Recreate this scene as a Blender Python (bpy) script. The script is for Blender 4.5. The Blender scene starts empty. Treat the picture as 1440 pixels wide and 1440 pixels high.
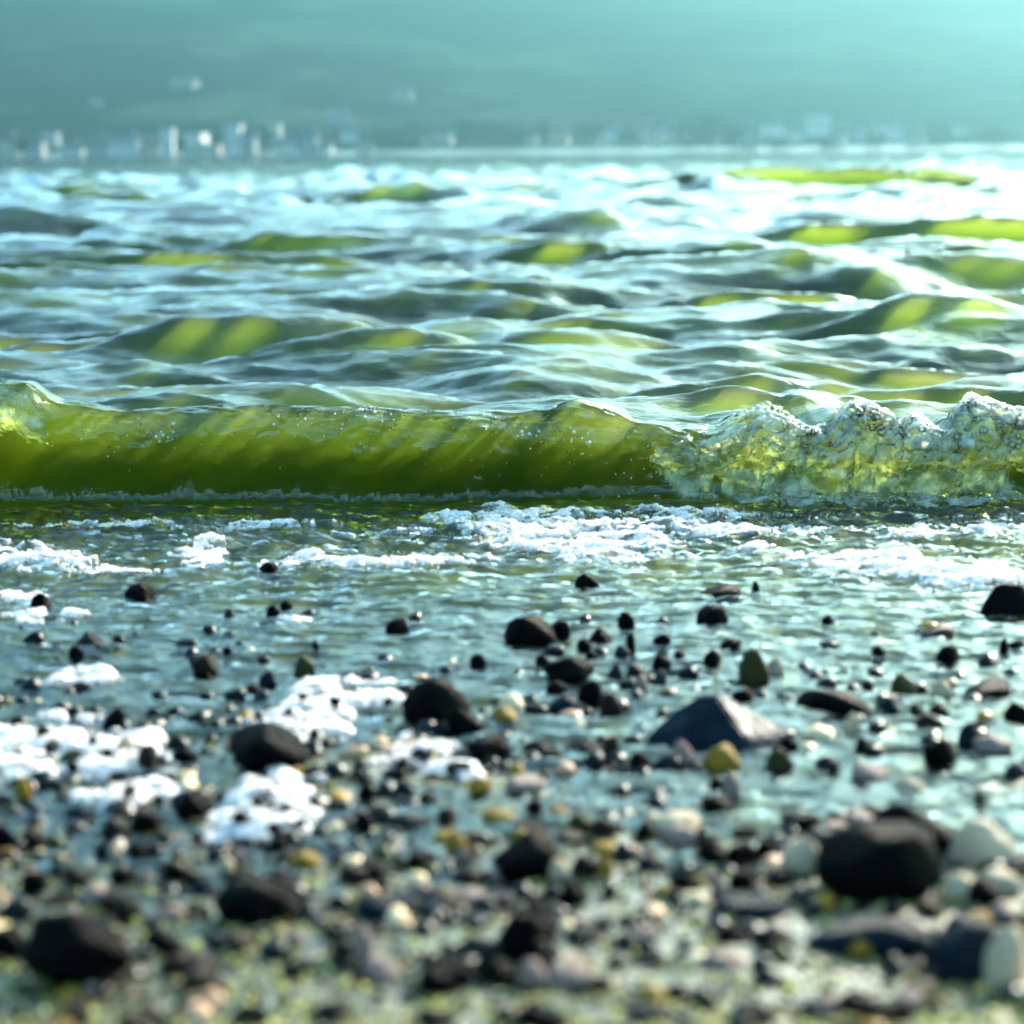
import bpy, math, random
import numpy as np

sc = bpy.context.scene
C = sc.collection
RNG = np.random.RandomState(7)
random.seed(7)

# ------------------------------------------------------------------ camera
IMG, FPX, CAM_H = 1440.0, 2687.0, 0.5
PITCH = math.atan(504.0 / FPX)
ROLL = math.radians(0.48)
cam_d = bpy.data.cameras.new('camera')
cam_d.sensor_width = 36.0
cam_d.lens = 36.0 * FPX / IMG
cam_d.clip_start = 0.05
cam_d.clip_end = 20000
cam_d.dof.use_dof = True
cam_d.dof.focus_distance = 2.98
cam_d.dof.aperture_fstop = 3.8
cam_d.dof.aperture_blades = 7
cam = bpy.data.objects.new('camera', cam_d)
C.objects.link(cam)
fw = np.array([0, math.cos(PITCH), -math.sin(PITCH)])
rt = np.array([1.0, 0, 0]); up = np.cross(rt, fw)
rt2 = rt * math.cos(ROLL) - up * math.sin(ROLL)
up2 = rt * math.sin(ROLL) + up * math.cos(ROLL)
from mathutils import Matrix
M = Matrix(((rt2[0], up2[0], -fw[0], 0), (rt2[1], up2[1], -fw[1], 0), (rt2[2], up2[2], -fw[2], CAM_H), (0, 0, 0, 1)))
cam.matrix_world = M
sc.camera = cam

def ray(px, py):
    u = (px - 720.0) / FPX; v = (720.0 - py) / FPX
    d = fw + rt2 * u + up2 * v
    return d / d[1]
def P(px, py, z=0.0):
    """ground point at height z seen at photo pixel px, py"""
    d = ray(px, py)
    t = (z - CAM_H) / min(d[2], -1e-5)
    return np.array([d[0] * t, t, z])
def at_dist(px, py, y):
    d = ray(px, py)
    return np.array([d[0] * y, y, CAM_H + d[2] * y])

# ------------------------------------------------------------------ light
SUN_AZ, SUN_EL = math.radians(39), math.radians(28)
w = bpy.data.worlds.new('World'); sc.world = w; w.use_nodes = True
nt = w.node_tree; nt.nodes.clear()
wo = nt.nodes.new('ShaderNodeOutputWorld'); bg = nt.nodes.new('ShaderNodeBackground')
sky = nt.nodes.new('ShaderNodeTexSky'); sky.sky_type = 'NISHITA'; sky.sun_disc = False
sky.sun_elevation = SUN_EL; sky.sun_rotation = SUN_AZ
sky.air_density = 1.0; sky.dust_density = 3.2; sky.ozone_density = 1.0
tint = nt.nodes.new('ShaderNodeMix'); tint.data_type = 'RGBA'; tint.blend_type = 'MULTIPLY'
tint.inputs[0].default_value = 1.0; tint.inputs[7].default_value = (0.66, 1.10, 1.10, 1)
nt.links.new(sky.outputs[0], tint.inputs[6]); nt.links.new(tint.outputs[2], bg.inputs[0])
bg.inputs[1].default_value = 0.15
nt.links.new(bg.outputs[0], wo.inputs[0])
sd = bpy.data.lights.new('sun', 'SUN'); sd.energy = 5.0; sd.angle = math.radians(0.6); sd.color = (1.0, 0.88, 0.76)
sun = bpy.data.objects.new('sun', sd); C.objects.link(sun)
sdir = np.array([math.sin(SUN_AZ) * math.cos(SUN_EL), math.cos(SUN_AZ) * math.cos(SUN_EL), math.sin(SUN_EL)])
from mathutils import Vector
sun.rotation_euler = Vector(sdir).to_track_quat('Z', 'Y').to_euler()
sun.location = (3, 3, 4)
sc.view_settings.view_transform = 'Standard'; sc.view_settings.look = 'None'
sc.view_settings.gamma = 1.0; sc.view_settings.use_curve_mapping = False
sc.view_settings.exposure = 2.75
cy = sc.cycles
cy.use_denoising = True
cy.max_bounces = 8; cy.diffuse_bounces = 3; cy.glossy_bounces = 3; cy.transmission_bounces = 4
cy.transparent_max_bounces = 12; cy.volume_bounces = 2
cy.caustics_reflective = False; cy.caustics_refractive = False
cy.sample_clamp_indirect = 6.0

# ------------------------------------------------------------------ noise
_p = RNG.permutation(256); _p = np.concatenate([_p, _p, _p])
_g = np.stack([np.cos(np.arange(256) / 256 * 2 * np.pi), np.sin(np.arange(256) / 256 * 2 * np.pi)], 1)
RNG.shuffle(_g)
def perlin(x, y, s=0):
    x = np.asarray(x, float); y = np.asarray(y, float)
    xi = np.floor(x).astype(int); yi = np.floor(y).astype(int)
    xf = x - xi; yf = y - yi
    u = xf * xf * xf * (xf * (xf * 6 - 15) + 10); v = yf * yf * yf * (yf * (yf * 6 - 15) + 10)
    def gr(a, b, dx, dy):
        h = _p[(_p[(a + s) & 255] + b) & 255]
        g = _g[h]; return g[..., 0] * dx + g[..., 1] * dy
    n00 = gr(xi, yi, xf, yf); n10 = gr(xi + 1, yi, xf - 1, yf)
    n01 = gr(xi, yi + 1, xf, yf - 1); n11 = gr(xi + 1, yi + 1, xf - 1, yf - 1)
    a = n00 + u * (n10 - n00); b = n01 + u * (n11 - n01)
    return (a + v * (b - a)) * 1.5
def fbm(x, y, o=4, s=0, g=0.5):
    r = 0; a = 1.0
    for i in range(o):
        r = r + a * perlin(x * 2 ** i, y * 2 ** i, s + 17 * i); a *= g
    return r
def billow(x, y, o=3, s=0):
    r = 0; a = 1.0
    for i in range(o):
        r = r + a * (1 - np.abs(perlin(x * 2 ** i, y * 2 ** i, s + 13 * i)) * 2); a *= 0.5
    return r
def worley(x, y, s=0):
    """distance to the nearest cell point (bubble shapes)"""
    xi = np.floor(x).astype(int); yi = np.floor(y).astype(int)
    best = np.full(np.shape(x), 9.0)
    for i in (-1, 0, 1):
        for j in (-1, 0, 1):
            h = _p[(_p[(xi + i + s) & 255] + yi + j) & 255]
            h2 = _p[(h + 57) & 255]
            d = (xi + i + h / 255.0 - x) ** 2 + (yi + j + h2 / 255.0 - y) ** 2
            best = np.minimum(best, d)
    return np.sqrt(best)
def sstep(a, b, x):
    t = np.clip((x - a) / (b - a), 0, 1); return t * t * (3 - 2 * t)

# ------------------------------------------------------------------ mesh helpers
def np_mesh(name, verts, faces, smooth=True):
    me = bpy.data.meshes.new(name)
    verts = np.asarray(verts, np.float32); faces = np.asarray(faces, np.int32)
    nv, (nf, k) = len(verts), faces.shape
    me.vertices.add(nv); me.vertices.foreach_set('co', verts.ravel())
    me.loops.add(nf * k); me.loops.foreach_set('vertex_index', faces.ravel())
    me.polygons.add(nf); me.polygons.foreach_set('loop_start', np.arange(nf, dtype=np.int32) * k)
    me.polygons.foreach_set('loop_total', np.full(nf, k, np.int32))
    me.polygons.foreach_set('use_smooth', np.full(nf, smooth, bool))
    me.update(calc_edges=True); me.validate()
    return me
def obj(name, me, mat=None, parent=None, loc=None):
    if mat is not None and len(me.materials) == 0: me.materials.append(mat)
    o = bpy.data.objects.new(name, me); C.objects.link(o)
    if parent is not None: o.parent = parent
    if loc is not None: o.location = loc
    return o
def tag(o, label=None, cat=None, group=None, kind=None):
    if label: o['label'] = label
    if cat: o['category'] = cat
    if group: o['group'] = group
    if kind: o['kind'] = kind
    return o
def grid_faces(nr, nc):
    i = np.arange(nr - 1)[:, None] * nc + np.arange(nc - 1)[None, :]
    return np.stack([i, i + 1, i + nc + 1, i + nc], -1).reshape(-1, 4)

# ------------------------------------------------------------------ materials
def newmat(name):
    m = bpy.data.materials.new(name); m.use_nodes = True
    n = m.node_tree.nodes; n.clear()
    out = n.new('ShaderNodeOutputMaterial'); return m, n, m.node_tree.links, out
def noise_node(n, l, scale, detail=4, rough=0.55, vec=None, stretch=None):
    t = n.new('ShaderNodeTexNoise'); t.inputs['Scale'].default_value = scale
    t.inputs['Detail'].default_value = detail; t.inputs['Roughness'].default_value = rough
    if vec is not None:
        if stretch:
            mp = n.new('ShaderNodeMapping'); mp.inputs['Scale'].default_value = stretch
            l.new(vec, mp.inputs[0]); vec = mp.outputs[0]
        l.new(vec, t.inputs['Vector'])
    return t
def ramp(n, l, src, stops):
    r = n.new('ShaderNodeValToRGB'); l.new(src, r.inputs[0])
    e = r.color_ramp.elements
    while len(e) < len(stops): e.new(0.5)
    for k, (p, c) in enumerate(stops):
        e[k].position = p; e[k].color = (*c, 1) if len(c) == 3 else c
    return r

def water_mat():
    m, n, l, out = newmat('sea_water')
    tc = n.new('ShaderNodeTexCoord')
    n1 = noise_node(n, l, 22, 4, 0.6, tc.outputs['Object'], (0.45, 1.0, 1.0))
    n2 = noise_node(n, l, 90, 3, 0.6, tc.outputs['Object'], (0.5, 1.0, 1.0))
    b1 = n.new('ShaderNodeBump'); b1.inputs['Strength'].default_value = 0.5; b1.inputs['Distance'].default_value = 0.015
    b2 = n.new('ShaderNodeBump'); b2.inputs['Strength'].default_value = 0.4; b2.inputs['Distance'].default_value = 0.003
    l.new(n1.outputs[0], b1.inputs['Height']); l.new(n2.outputs[0], b2.inputs['Height'])
    l.new(b1.outputs[0], b2.inputs['Normal'])
    fr = n.new('ShaderNodeFresnel'); fr.inputs[0].default_value = 1.42; l.new(b2.outputs[0], fr.inputs['Normal'])
    tr = n.new('ShaderNodeBsdfTransparent'); gl = n.new('ShaderNodeBsdfGlossy')
    gl.inputs['Roughness'].default_value = 0.04; l.new(b2.outputs[0], gl.inputs['Normal'])
    mx = n.new('ShaderNodeMixShader'); l.new(fr.outputs[0], mx.inputs[0])
    l.new(tr.outputs[0], mx.inputs[1]); l.new(gl.outputs[0], mx.inputs[2])
    l.new(mx.outputs[0], out.inputs[0])
    va = n.new('ShaderNodeVolumeAbsorption'); va.inputs[0].default_value = (0.825, 0.868, 0.55, 1); va.inputs[1].default_value = 62
    vs = n.new('ShaderNodeVolumeScatter'); vs.inputs[0].default_value = (0.80, 0.87, 0.60, 1); vs.inputs[1].default_value = 5.8
    vs.inputs['Anisotropy'].default_value = 0.7
    ad = n.new('ShaderNodeAddShader'); l.new(va.outputs[0], ad.inputs[0]); l.new(vs.outputs[0], ad.inputs[1])
    l.new(ad.outputs[0], out.inputs['Volume'])
    return m

def foam_mat(name='white_foam', col=(0.78, 0.71, 0.69), transl=0.45):
    m, n, l, out = newmat(name)
    tc = n.new('ShaderNodeTexCoord')
    v = n.new('ShaderNodeTexVoronoi'); v.inputs['Scale'].default_value = 260; l.new(tc.outputs['Object'], v.inputs['Vector'])
    b = n.new('ShaderNodeBump'); b.invert = True; b.inputs['Strength'].default_value = 0.7; b.inputs['Distance'].default_value = 0.0015
    l.new(v.outputs['Distance'], b.inputs['Height'])
    d = n.new('ShaderNodeBsdfPrincipled'); d.inputs['Base Color'].default_value = (*col, 1)
    d.inputs['Roughness'].default_value = 0.25; d.inputs['IOR'].default_value = 1.33
    l.new(b.outputs[0], d.inputs['Normal'])
    t = n.new('ShaderNodeBsdfTranslucent'); t.inputs[0].default_value = (*col, 1); l.new(b.outputs[0], t.inputs['Normal'])
    mx = n.new('ShaderNodeMixShader'); mx.inputs[0].default_value = transl
    l.new(d.outputs[0], mx.inputs[1]); l.new(t.outputs[0], mx.inputs[2])
    n1 = noise_node(n, l, 75, 5, 0.7, tc.outputs['Object'], (0.6, 1.0, 1.0))
    r = ramp(n, l, n1.outputs[0], [(0.40, (0.04, 0.04, 0.04)), (0.54, (0.97, 0.97, 0.97))])
    tr = n.new('ShaderNodeBsdfTransparent'); m2 = n.new('ShaderNodeMixShader')
    l.new(r.outputs[0], m2.inputs[0]); l.new(tr.outputs[0], m2.inputs[1]); l.new(mx.outputs[0], m2.inputs[2]); l.new(m2.outputs[0], out.inputs[0])
    return m

def bubble_mat():
    m, n, l, out = newmat('bubble_film')
    fr = n.new('ShaderNodeFresnel'); fr.inputs[0].default_value = 1.5
    tr = n.new('ShaderNodeBsdfTransparent'); tr.inputs[0].default_value = (0.93, 0.97, 0.93, 1)
    gl = n.new('ShaderNodeBsdfGlossy'); gl.inputs['Roughness'].default_value = 0.08
    mx = n.new('ShaderNodeMixShader'); l.new(fr.outputs[0], mx.inputs[0])
    l.new(tr.outputs[0], mx.inputs[1]); l.new(gl.outputs[0], mx.inputs[2]); l.new(mx.outputs[0], out.inputs[0])
    return m

def stone_mat(name, c1, c2, rough=0.33, spec=0.05, scale=60, island=None):
    m, n, l, out = newmat(name)
    tc = n.new('ShaderNodeTexCoord')
    no = noise_node(n, l, scale, 5, 0.6, tc.outputs['Object'])
    p = n.new('ShaderNodeBsdfPrincipled'); p.inputs['Roughness'].default_value = rough
    if island:
        if island == 'island':
            g = n.new('ShaderNodeNewGeometry'); src = g.outputs['Random Per Island']
        else:
            g = n.new('ShaderNodeObjectInfo'); src = g.outputs['Random']
        r = ramp(n, l, src, c1); r.color_ramp.interpolation = 'CONSTANT'
        r2 = ramp(n, l, no.outputs[0], [(0.3, (0.6, 0.6, 0.6)), (0.7, (1.35, 1.3, 1.25))])
        mx = n.new('ShaderNodeMix'); mx.data_type = 'RGBA'; mx.blend_type = 'MULTIPLY'; mx.inputs[0].default_value = 1
        l.new(r.outputs[0], mx.inputs[6]); l.new(r2.outputs[0], mx.inputs[7]); l.new(mx.outputs[2], p.inputs['Base Color'])
    else:
        r = ramp(n, l, no.outputs[0], [(0.35, c1), (0.68, c2)]); l.new(r.outputs[0], p.inputs['Base Color'])
    b = n.new('ShaderNodeBump'); b.inputs['Strength'].default_value = 0.5; b.inputs['Distance'].default_value = 0.002
    n2 = noise_node(n, l, scale * 3, 4, 0.6, tc.outputs['Object']); l.new(n2.outputs[0], b.inputs['Height'])
    l.new(b.outputs[0], p.inputs['Normal'])
    p.inputs['Specular IOR Level'].default_value = spec
    l.new(p.outputs[0], out.inputs[0]); return m

def froth_mat():
    m, n, l, out = newmat('bubbly_froth')
    tc = n.new('ShaderNodeTexCoord')
    v = n.new('ShaderNodeTexVoronoi'); v.inputs['Scale'].default_value = 110; l.new(tc.outputs['Object'], v.inputs['Vector'])
    b = n.new('ShaderNodeBump'); b.invert = True; b.inputs['Strength'].default_value = 0.6; b.inputs['Distance'].default_value = 0.004
    l.new(v.outputs['Distance'], b.inputs['Height'])
    no = noise_node(n, l, 34, 4, 0.6, tc.outputs['Object'])
    fac = ramp(n, l, no.outputs[0], [(0.40, (0.10, 0.10, 0.10)), (0.66, (0.75, 0.75, 0.75))])
    t = n.new('ShaderNodeBsdfTranslucent'); t.inputs[0].default_value = (0.90, 0.90, 0.62, 1)
    d = n.new('ShaderNodeBsdfDiffuse'); d.inputs[0].default_value = (0.75, 0.8, 0.7, 1)
    for q in (t, d): l.new(b.outputs[0], q.inputs['Normal'])
    m1 = n.new('ShaderNodeMixShader'); m1.inputs[0].default_value = 0.4; l.new(t.outputs[0], m1.inputs[1]); l.new(d.outputs[0], m1.inputs[2])
    tr = n.new('ShaderNodeBsdfTransparent'); m2 = n.new('ShaderNodeMixShader')
    l.new(fac.outputs[0], m2.inputs[0]); l.new(tr.outputs[0], m2.inputs[1]); l.new(m1.outputs[0], m2.inputs[2])
    gl = n.new('ShaderNodeBsdfGlossy'); gl.inputs['Roughness'].default_value = 0.12; l.new(b.outputs[0], gl.inputs['Normal'])
    fr = n.new('ShaderNodeFresnel'); fr.inputs[0].default_value = 1.2; l.new(b.outputs[0], fr.inputs['Normal'])
    m3 = n.new('ShaderNodeMixShader'); l.new(fr.outputs[0], m3.inputs[0]); l.new(m2.outputs[0], m3.inputs[1]); l.new(gl.outputs[0], m3.inputs[2])
    l.new(m3.outputs[0], out.inputs[0]); return m

WATER = water_mat(); FOAM = foam_mat(); FROTH = froth_mat(); BUBBLE = bubble_mat()
ST = {
    'black': stone_mat('black_wet_stone', (0.0003, 0.0002, 0.0003), (0.0016, 0.0009, 0.0012), spec=0.02),
    'slate': stone_mat('slate_blue_stone', (0.002, 0.004, 0.007), (0.005, 0.010, 0.016), spec=0.03),
    'grey': stone_mat('grey_stone', (0.005, 0.005, 0.006), (0.016, 0.016, 0.016)),
    'brown': stone_mat('brown_stone', (0.004, 0.002, 0.0015), (0.016, 0.008, 0.005)),
    'ochre': stone_mat('ochre_stone', (0.08, 0.04, 0.004), (0.26, 0.14, 0.016)),
    'olive': stone_mat('olive_stone', (0.006, 0.005, 0.002), (0.04, 0.035, 0.008)),
    'cream': stone_mat('cream_stone', (0.18, 0.12, 0.07), (0.46, 0.33, 0.22)),
    'glinting': stone_mat('glint_tinted_stone', (0.08, 0.05, 0.042), (0.24, 0.15, 0.125)),  # sun glint on dark wet stone put into the base colour
}
PAL = [(0.0, (0.001, 0.0008, 0.001)), (0.50, (0.003, 0.003, 0.004)), (0.66, (0.007, 0.010, 0.014)), (0.72, (0.012, 0.007, 0.004)),
       (0.78, (0.03, 0.026, 0.008)), (0.86, (0.16, 0.085, 0.010)), (0.92, (0.30, 0.17, 0.10)), (0.96, (0.42, 0.31, 0.18))]  # lightest stops raised so warm sunlit rims sit in the pebble colour
PALG = [(0.0, (0.002, 0.002, 0.002)), (0.22, (0.012, 0.012, 0.007)), (0.30, (0.11, 0.105, 0.020)), (0.48, (0.21, 0.20, 0.045)),
        (0.68, (0.30, 0.28, 0.07)), (0.84, (0.20, 0.17, 0.05)), (0.92, (0.24, 0.16, 0.11)), (0.965, (0.36, 0.32, 0.20))]
MIXED = stone_mat('mixed_pebble', PAL, None, rough=0.28, spec=0.08, island='island')
GRAVELM = stone_mat('mixed_gravel', PALG, None, rough=0.45, island='island')

# ------------------------------------------------------------------ wave shapes
# main breaker: crest heights read off along its length
CREST = [(-700, 560), (-300, 520), (-120, 528), (0, 532), (40, 536), (90, 560), (180, 574), (260, 572), (380, 565), (480, 568), (560, 570),
         (640, 574), (720, 576), (770, 573), (790, 564), (815, 560), (850, 572), (900, 590), (960, 598), (1010, 602), (1040, 590),
         (1068, 580), (1090, 580), (1125, 596), (1158, 602), (1172, 584), (1196, 569), (1220, 572), (1242, 584), (1256, 602), (1285, 590), (1310, 600),
         (1330, 590), (1352, 574), (1375, 570), (1400, 577), (1440, 588), (1500, 576), (1700, 590), (2200, 600)]
YC = 2.87            # crest line before leaning
LEAN = 0.85
_cx, _ch = [], []
for px, py in CREST:
    h = 0.1
    for _ in range(6):
        y = YC - LEAN * h
        p = at_dist(px, py, y); h = max(p[2], 0.03)
    _cx.append(p[0]); _ch.append(h)
_cx = np.array(_cx); _ch = np.array(_ch)

# further crests: (px centre, py crest, py base, px half width, y skew)
HUMPS = [(1040, 526, 598, 210, .3), (1385, 535, 600, 240, -.2), (350, 433, 516, 200, .2), (520, 460, 522, 170, .1), (655, 486, 524, 180, .1),
         (130, 462, 484, 220, 0), (690, 392, 432, 170, .4), (800, 338, 374, 120, .5), (1330, 297, 350, 260, .1), (1130, 233, 268, 230, 0), (1245, 232, 266, 130, 0),
         (600, 272, 290, 170, .2), (240, 282, 306, 170, 0), (260, 350, 380, 230, 0), (20, 366, 396, 180, 0), (1020, 296, 316, 170, .2), (1070, 400, 432, 150, .2),
         (1190, 418, 440, 110, .2), (1130, 354, 384, 190, 0), (1310, 505, 520, 160, 0), (640, 342, 362, 160, 0), (1400, 462, 480, 140, 0)]
HW = []
FD = []
def FINE(y): return any(abs(y - q) < .01 for q in FD)
for px, pc, pb, hw, sk in HUMPS:
    b = P(px, pb, 0.0); d = b[1]; H = 0.08
    for _ in range(6):
        yc = d + 1.3 * H; H = max(at_dist(px, pc, yc)[2], 0.02)
    HW.append((at_dist(px, pc, yc)[0], yc, H, hw / FPX * d, sk))
    if px in (1330, 1130, 1245, 800, 260, 600): FD.append(yc)

rng = np.random.RandomState(11)
WV = []
for i in range(46):
    lam = 0.16 * (2.4 / 0.16) ** (i / 45.0)
    th = rng.normal(0.05, 0.42)
    WV.append((lam, math.sin(th), math.cos(th), rng.uniform(0, 6.28), 0.0062 * lam ** 0.85))

def sea_height(x, y):
    """open water behind the breaker"""
    z = np.zeros_like(x)
    wx = x + 0.10 * perlin(x * 0.9, y * 0.9, 3); wy = y + 0.16 * perlin(x * 0.8 + 5, y * 0.8, 9)
    env = 0.75 + 0.7 * perlin(x * 0.45, y * 0.30, 21)
    for lam, sx, cy_, ph, a in WV:
        vis = sstep(260 * lam, 90 * lam, y)     # waves too fine to be carried by the mesh far out
        s = np.sin(2 * math.pi / lam * (sx * wx + cy_ * wy) + ph)
        z += a * vis * (s + 0.25 * (s * s - 0.5))
    far = 1 + 1.2 * sstep(5, 30, y)
    z = 1.6 * z * env * far
    z += 0.022 * fbm(x * 0.22, y * 0.5, 3, 5) * sstep(6, 20, y) * 1.2
    z += (0.036 * billow(wx * .8, wy * 2.6, 1, 240) + 0.023 * billow(wx * 1.9, wy * 6.0, 1, 241)) * sstep(60, 20, y)
    z += 0.0055 * billow(wx * 4.0 + wy, wy * 14, 2, 242) * sstep(24, 8, y) - 0.028
    return z

def hump_height(x, y):
    z = np.zeros_like(x)
    for cx, cyy, H, hw, sk in HW:
        t = (x - cx) / hw
        msk = (np.abs(t) < 1.36)
        if not msk.any(): continue
        yl = cyy + sk * 0.4 * H * 8 * (t * 0.5) + 0.25 * hw * perlin(x / hw * 1.5, x * 0 + cyy, 31)
        prof = np.clip(1 - (t / 1.35) ** 2, 0, 1) ** 0.9
        s = (y - yl) / H
        dd = 0.0006 * cyy * cyy * 2.2 if not FINE(cyy) else .05; wf = max(min(.85 * H, .10), dd) / H; wb = max(min(1.5 * H, .15), dd) / H
        f = np.where(s < 0, np.exp(-(s / wf) ** 2), np.exp(-np.abs(s / wb) ** 1.5))
        z = np.maximum(z, H * (0.95 + 0.14 * perlin(x / hw * 2.6, y / H * .3, 33)) * prof * f * msk)
    return z

def surf(x, y):
    """water surface: returns displaced X, Y, Z"""
    x = np.asarray(x, float); y = np.asarray(y, float)
    pxx = 720 + x / np.maximum(y, .1) * FPX                 # rough position along the wave
    behind = sstep(YC - 0.02, YC + 0.5, y)
    H = np.interp(x, _cx, _ch)
    yc = YC + 0.035 * perlin(x * 2.2, x * 0 + 3, 8) + 0.012 * perlin(x * 9, x * 0, 4)
    s = y - yc
    front = np.clip(1 - (np.abs(s) / (0.102 + 0.014 * perlin(x * 4, x * 0 + 7, 2) + 0.010 * perlin(x * 15, x * 0 + 3, 12) + 0.005 * perlin(x * 45, x * 0 + 1, 13))) ** 2.2, 0, 1) ** 0.62
    back = 0.80 * np.exp(-(s / 0.36) ** 1.6 * 1.0 * (s > 0)) + 0.20 * np.exp(-(s / 0.045) ** 2)
    f = np.where(s < 0, front, back)
    z_main = H * f
    turb = sstep(0.20, 0.38, x) * (0.8 + 0.2 * sstep(.5, .6, x)) * (s < 0.1) * f       # tumbling end on the right
    on = np.exp(-(s / 0.14) ** 4)
    lumps = 0.011 * fbm(x * 7, y * 14, 4, 40) + 0.005 * billow(x * 16 + 4 * y, y * 34, 2, 50)
    z = z_main + on * sstep(.04, -.02, s) * (lumps - 0.004 + 0.0016 * fbm(x * 60, y * 70, 2, 44)) * np.clip(f * 2.5 + .12, 0, 1) * (1 - .75 * sstep(.7, .98, f)) * 0.5
    z = z + turb * (0.010 * (0.7 - worley(x * 24 + 2 * perlin(x * 9, y * 9, 64), y * 30, 62)) + 0.006 * (0.7 - worley(x * 60, y * 80, 63)) + 0.010 * fbm(x * 12, y * 20, 2, 61))
    sea = sea_height(x, y); hm = hump_height(x, y)
    z = z + behind * (sea * (1 - np.clip(hm / 0.05, 0, 0.8)) ) + np.maximum(hm - z_main * 0.7, 0) * sstep(YC + .1, YC + .35, y)
    # fine cat's paws behind the crest
    z = z + 0.0016 * fbm(x * 9, y * 24, 3, 70) * sstep(YC - .02, YC + .1, y) * sstep(14, 5, y)
    # swash in front
    sw = sstep(YC - 0.10, YC - 0.16, y)
    rip = 0.0048 * fbm(x * 8 + 0.3 * y, y * 30, 3, 80) + 0.0030 * billow(x * 16, y * 58, 2, 81) + 0.0035 * fbm(x * 4, y * 9, 2, 82) - 0.0034
    amp = 0.9 + 1.0 * sstep(2.05, 2.5, y)
    z = z + sw * rip * amp
    Y = y - LEAN * z_main * sstep(0.0, 0.8, f) - 0.35 * hm * behind
    X = x + turb * 0.012 * perlin(x * 20, y * 20, 90)
    Y = Y + turb * 0.018 * perlin(x * 18, y * 26, 91) - on * np.clip(f * 2, 0, 1) * (0.022 * fbm(x * 8, y * 16, 4, 95) + 0.007 * billow(x * 15 + 9 * y, y * 42, 2, 96))
    Y = Y - on * sstep(.05, .3, f) * (0.0085 * fbm(x * 13, z_main * 42 + 7, 4, 97) + 0.0030 * billow(x * 40 + z_main * 60, z_main * 170, 2, 98))
    return X, Y, z

def bed_height(x, y):
    yy = np.array([-5, 0.5, 1.0, 1.2, 1.35, 1.6, 1.95, 2.4, 2.75, 3.3, 6, 30, 700, 790, 812, 840])
    zz = np.array([.30, .045, .014, .003, -.002, -.007, -.010, -.018, -.032, -.09, -.30, -1.8, -3.0, -1.5, 0.8, 2.5])
    z = np.interp(y, yy, zz)
    n = 0.0050 * fbm(x * 5, y * 5, 4, 100) * sstep(3.2, 2.2, y) + 0.0014 * fbm(x * 40, y * 40, 3, 101) * sstep(2.4, 1.9, y)
    # pool of still water on the right (lower bed) and a slightly higher bar on the left
    n = n - 0.006 * np.exp(-((x - 0.22) / 0.16) ** 2 - ((y - 1.48) / 0.11) ** 2)
    n = n + 0.004 * np.exp(-((x + 0.22) / 0.2) ** 2 - ((y - 1.5) / 0.14) ** 2)
    return z + n

# ------------------------------------------------------------------ sea sheet
def columns(half, n, outer, m):
    core = np.linspace(-half, half, n)
    o = half + (outer - half) * (np.linspace(0, 1, m + 1)[1:]) ** 2.2
    return np.concatenate([-o[::-1], core, o])
tcol = columns(0.335, 640, 4.0, 26)
rows = np.concatenate([np.linspace(1.06, 2.62, 375, endpoint=False), np.linspace(2.62, 3.20, 215, endpoint=False),
                       1 / np.linspace(1 / 3.20, 1 / 806.0, 500)])
rows = np.unique(np.concatenate([rows] + [q + np.linspace(-.45, .6, 24) for q in FD]))
rows = rows[np.concatenate([[True], np.diff(rows) > .001])]
T, Y0 = np.meshgrid(tcol, rows)
# columns fan out from just behind the camera
X0 = T * (Y0 + 0.0)
X, Y, Z = surf(X0, Y0)
sea_me = np_mesh('water', np.stack([X, Y, Z], -1).reshape(-1, 3), grid_faces(len(rows), len(tcol)))
sea = tag(obj('water', sea_me, WATER), kind='structure')

# ------------------------------------------------------------------ beach and sea bed
def bed_mat():
    m, n, l, out = newmat('wet_sand')
    tc = n.new('ShaderNodeTexCoord')
    no = noise_node(n, l, 45, 6, 0.65, tc.outputs['Object'])
    r = ramp(n, l, no.outputs[0], [(0.3, (0.006, 0.006, 0.003)), (0.55, (0.022, 0.024, 0.009)), (0.75, (0.07, 0.074, 0.028))])
    p = n.new('ShaderNodeBsdfPrincipled'); p.inputs['Roughness'].default_value = 0.35
    l.new(r.outputs[0], p.inputs['Base Color'])
    b = n.new('ShaderNodeBump'); b.inputs['Distance'].default_value = 0.003; b.inputs['Strength'].default_value = 0.8
    n2 = noise_node(n, l, 240, 4, 0.6, tc.outputs['Object']); l.new(n2.outputs[0], b.inputs['Height']); l.new(b.outputs[0], p.inputs['Normal'])
    l.new(p.outputs[0], out.inputs[0]); return m
br = np.concatenate([np.linspace(-4, 0.6, 24, endpoint=False), np.linspace(0.6, 2.4, 260, endpoint=False), np.linspace(2.4, 6, 60, endpoint=False), np.geomspace(6, 840, 50)])
bc = columns(0.36, 200, 4.0, 26)
T, Yb = np.meshgrid(bc, br); Xb = T * np.maximum(np.abs(Yb), 1.0) * 1.05
bed = tag(obj('beach', np_mesh('beach', np.stack([Xb, Yb, bed_height(Xb, Yb)], -1).reshape(-1, 3), grid_faces(len(br), len(bc))), bed_mat()), kind='structure')

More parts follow.
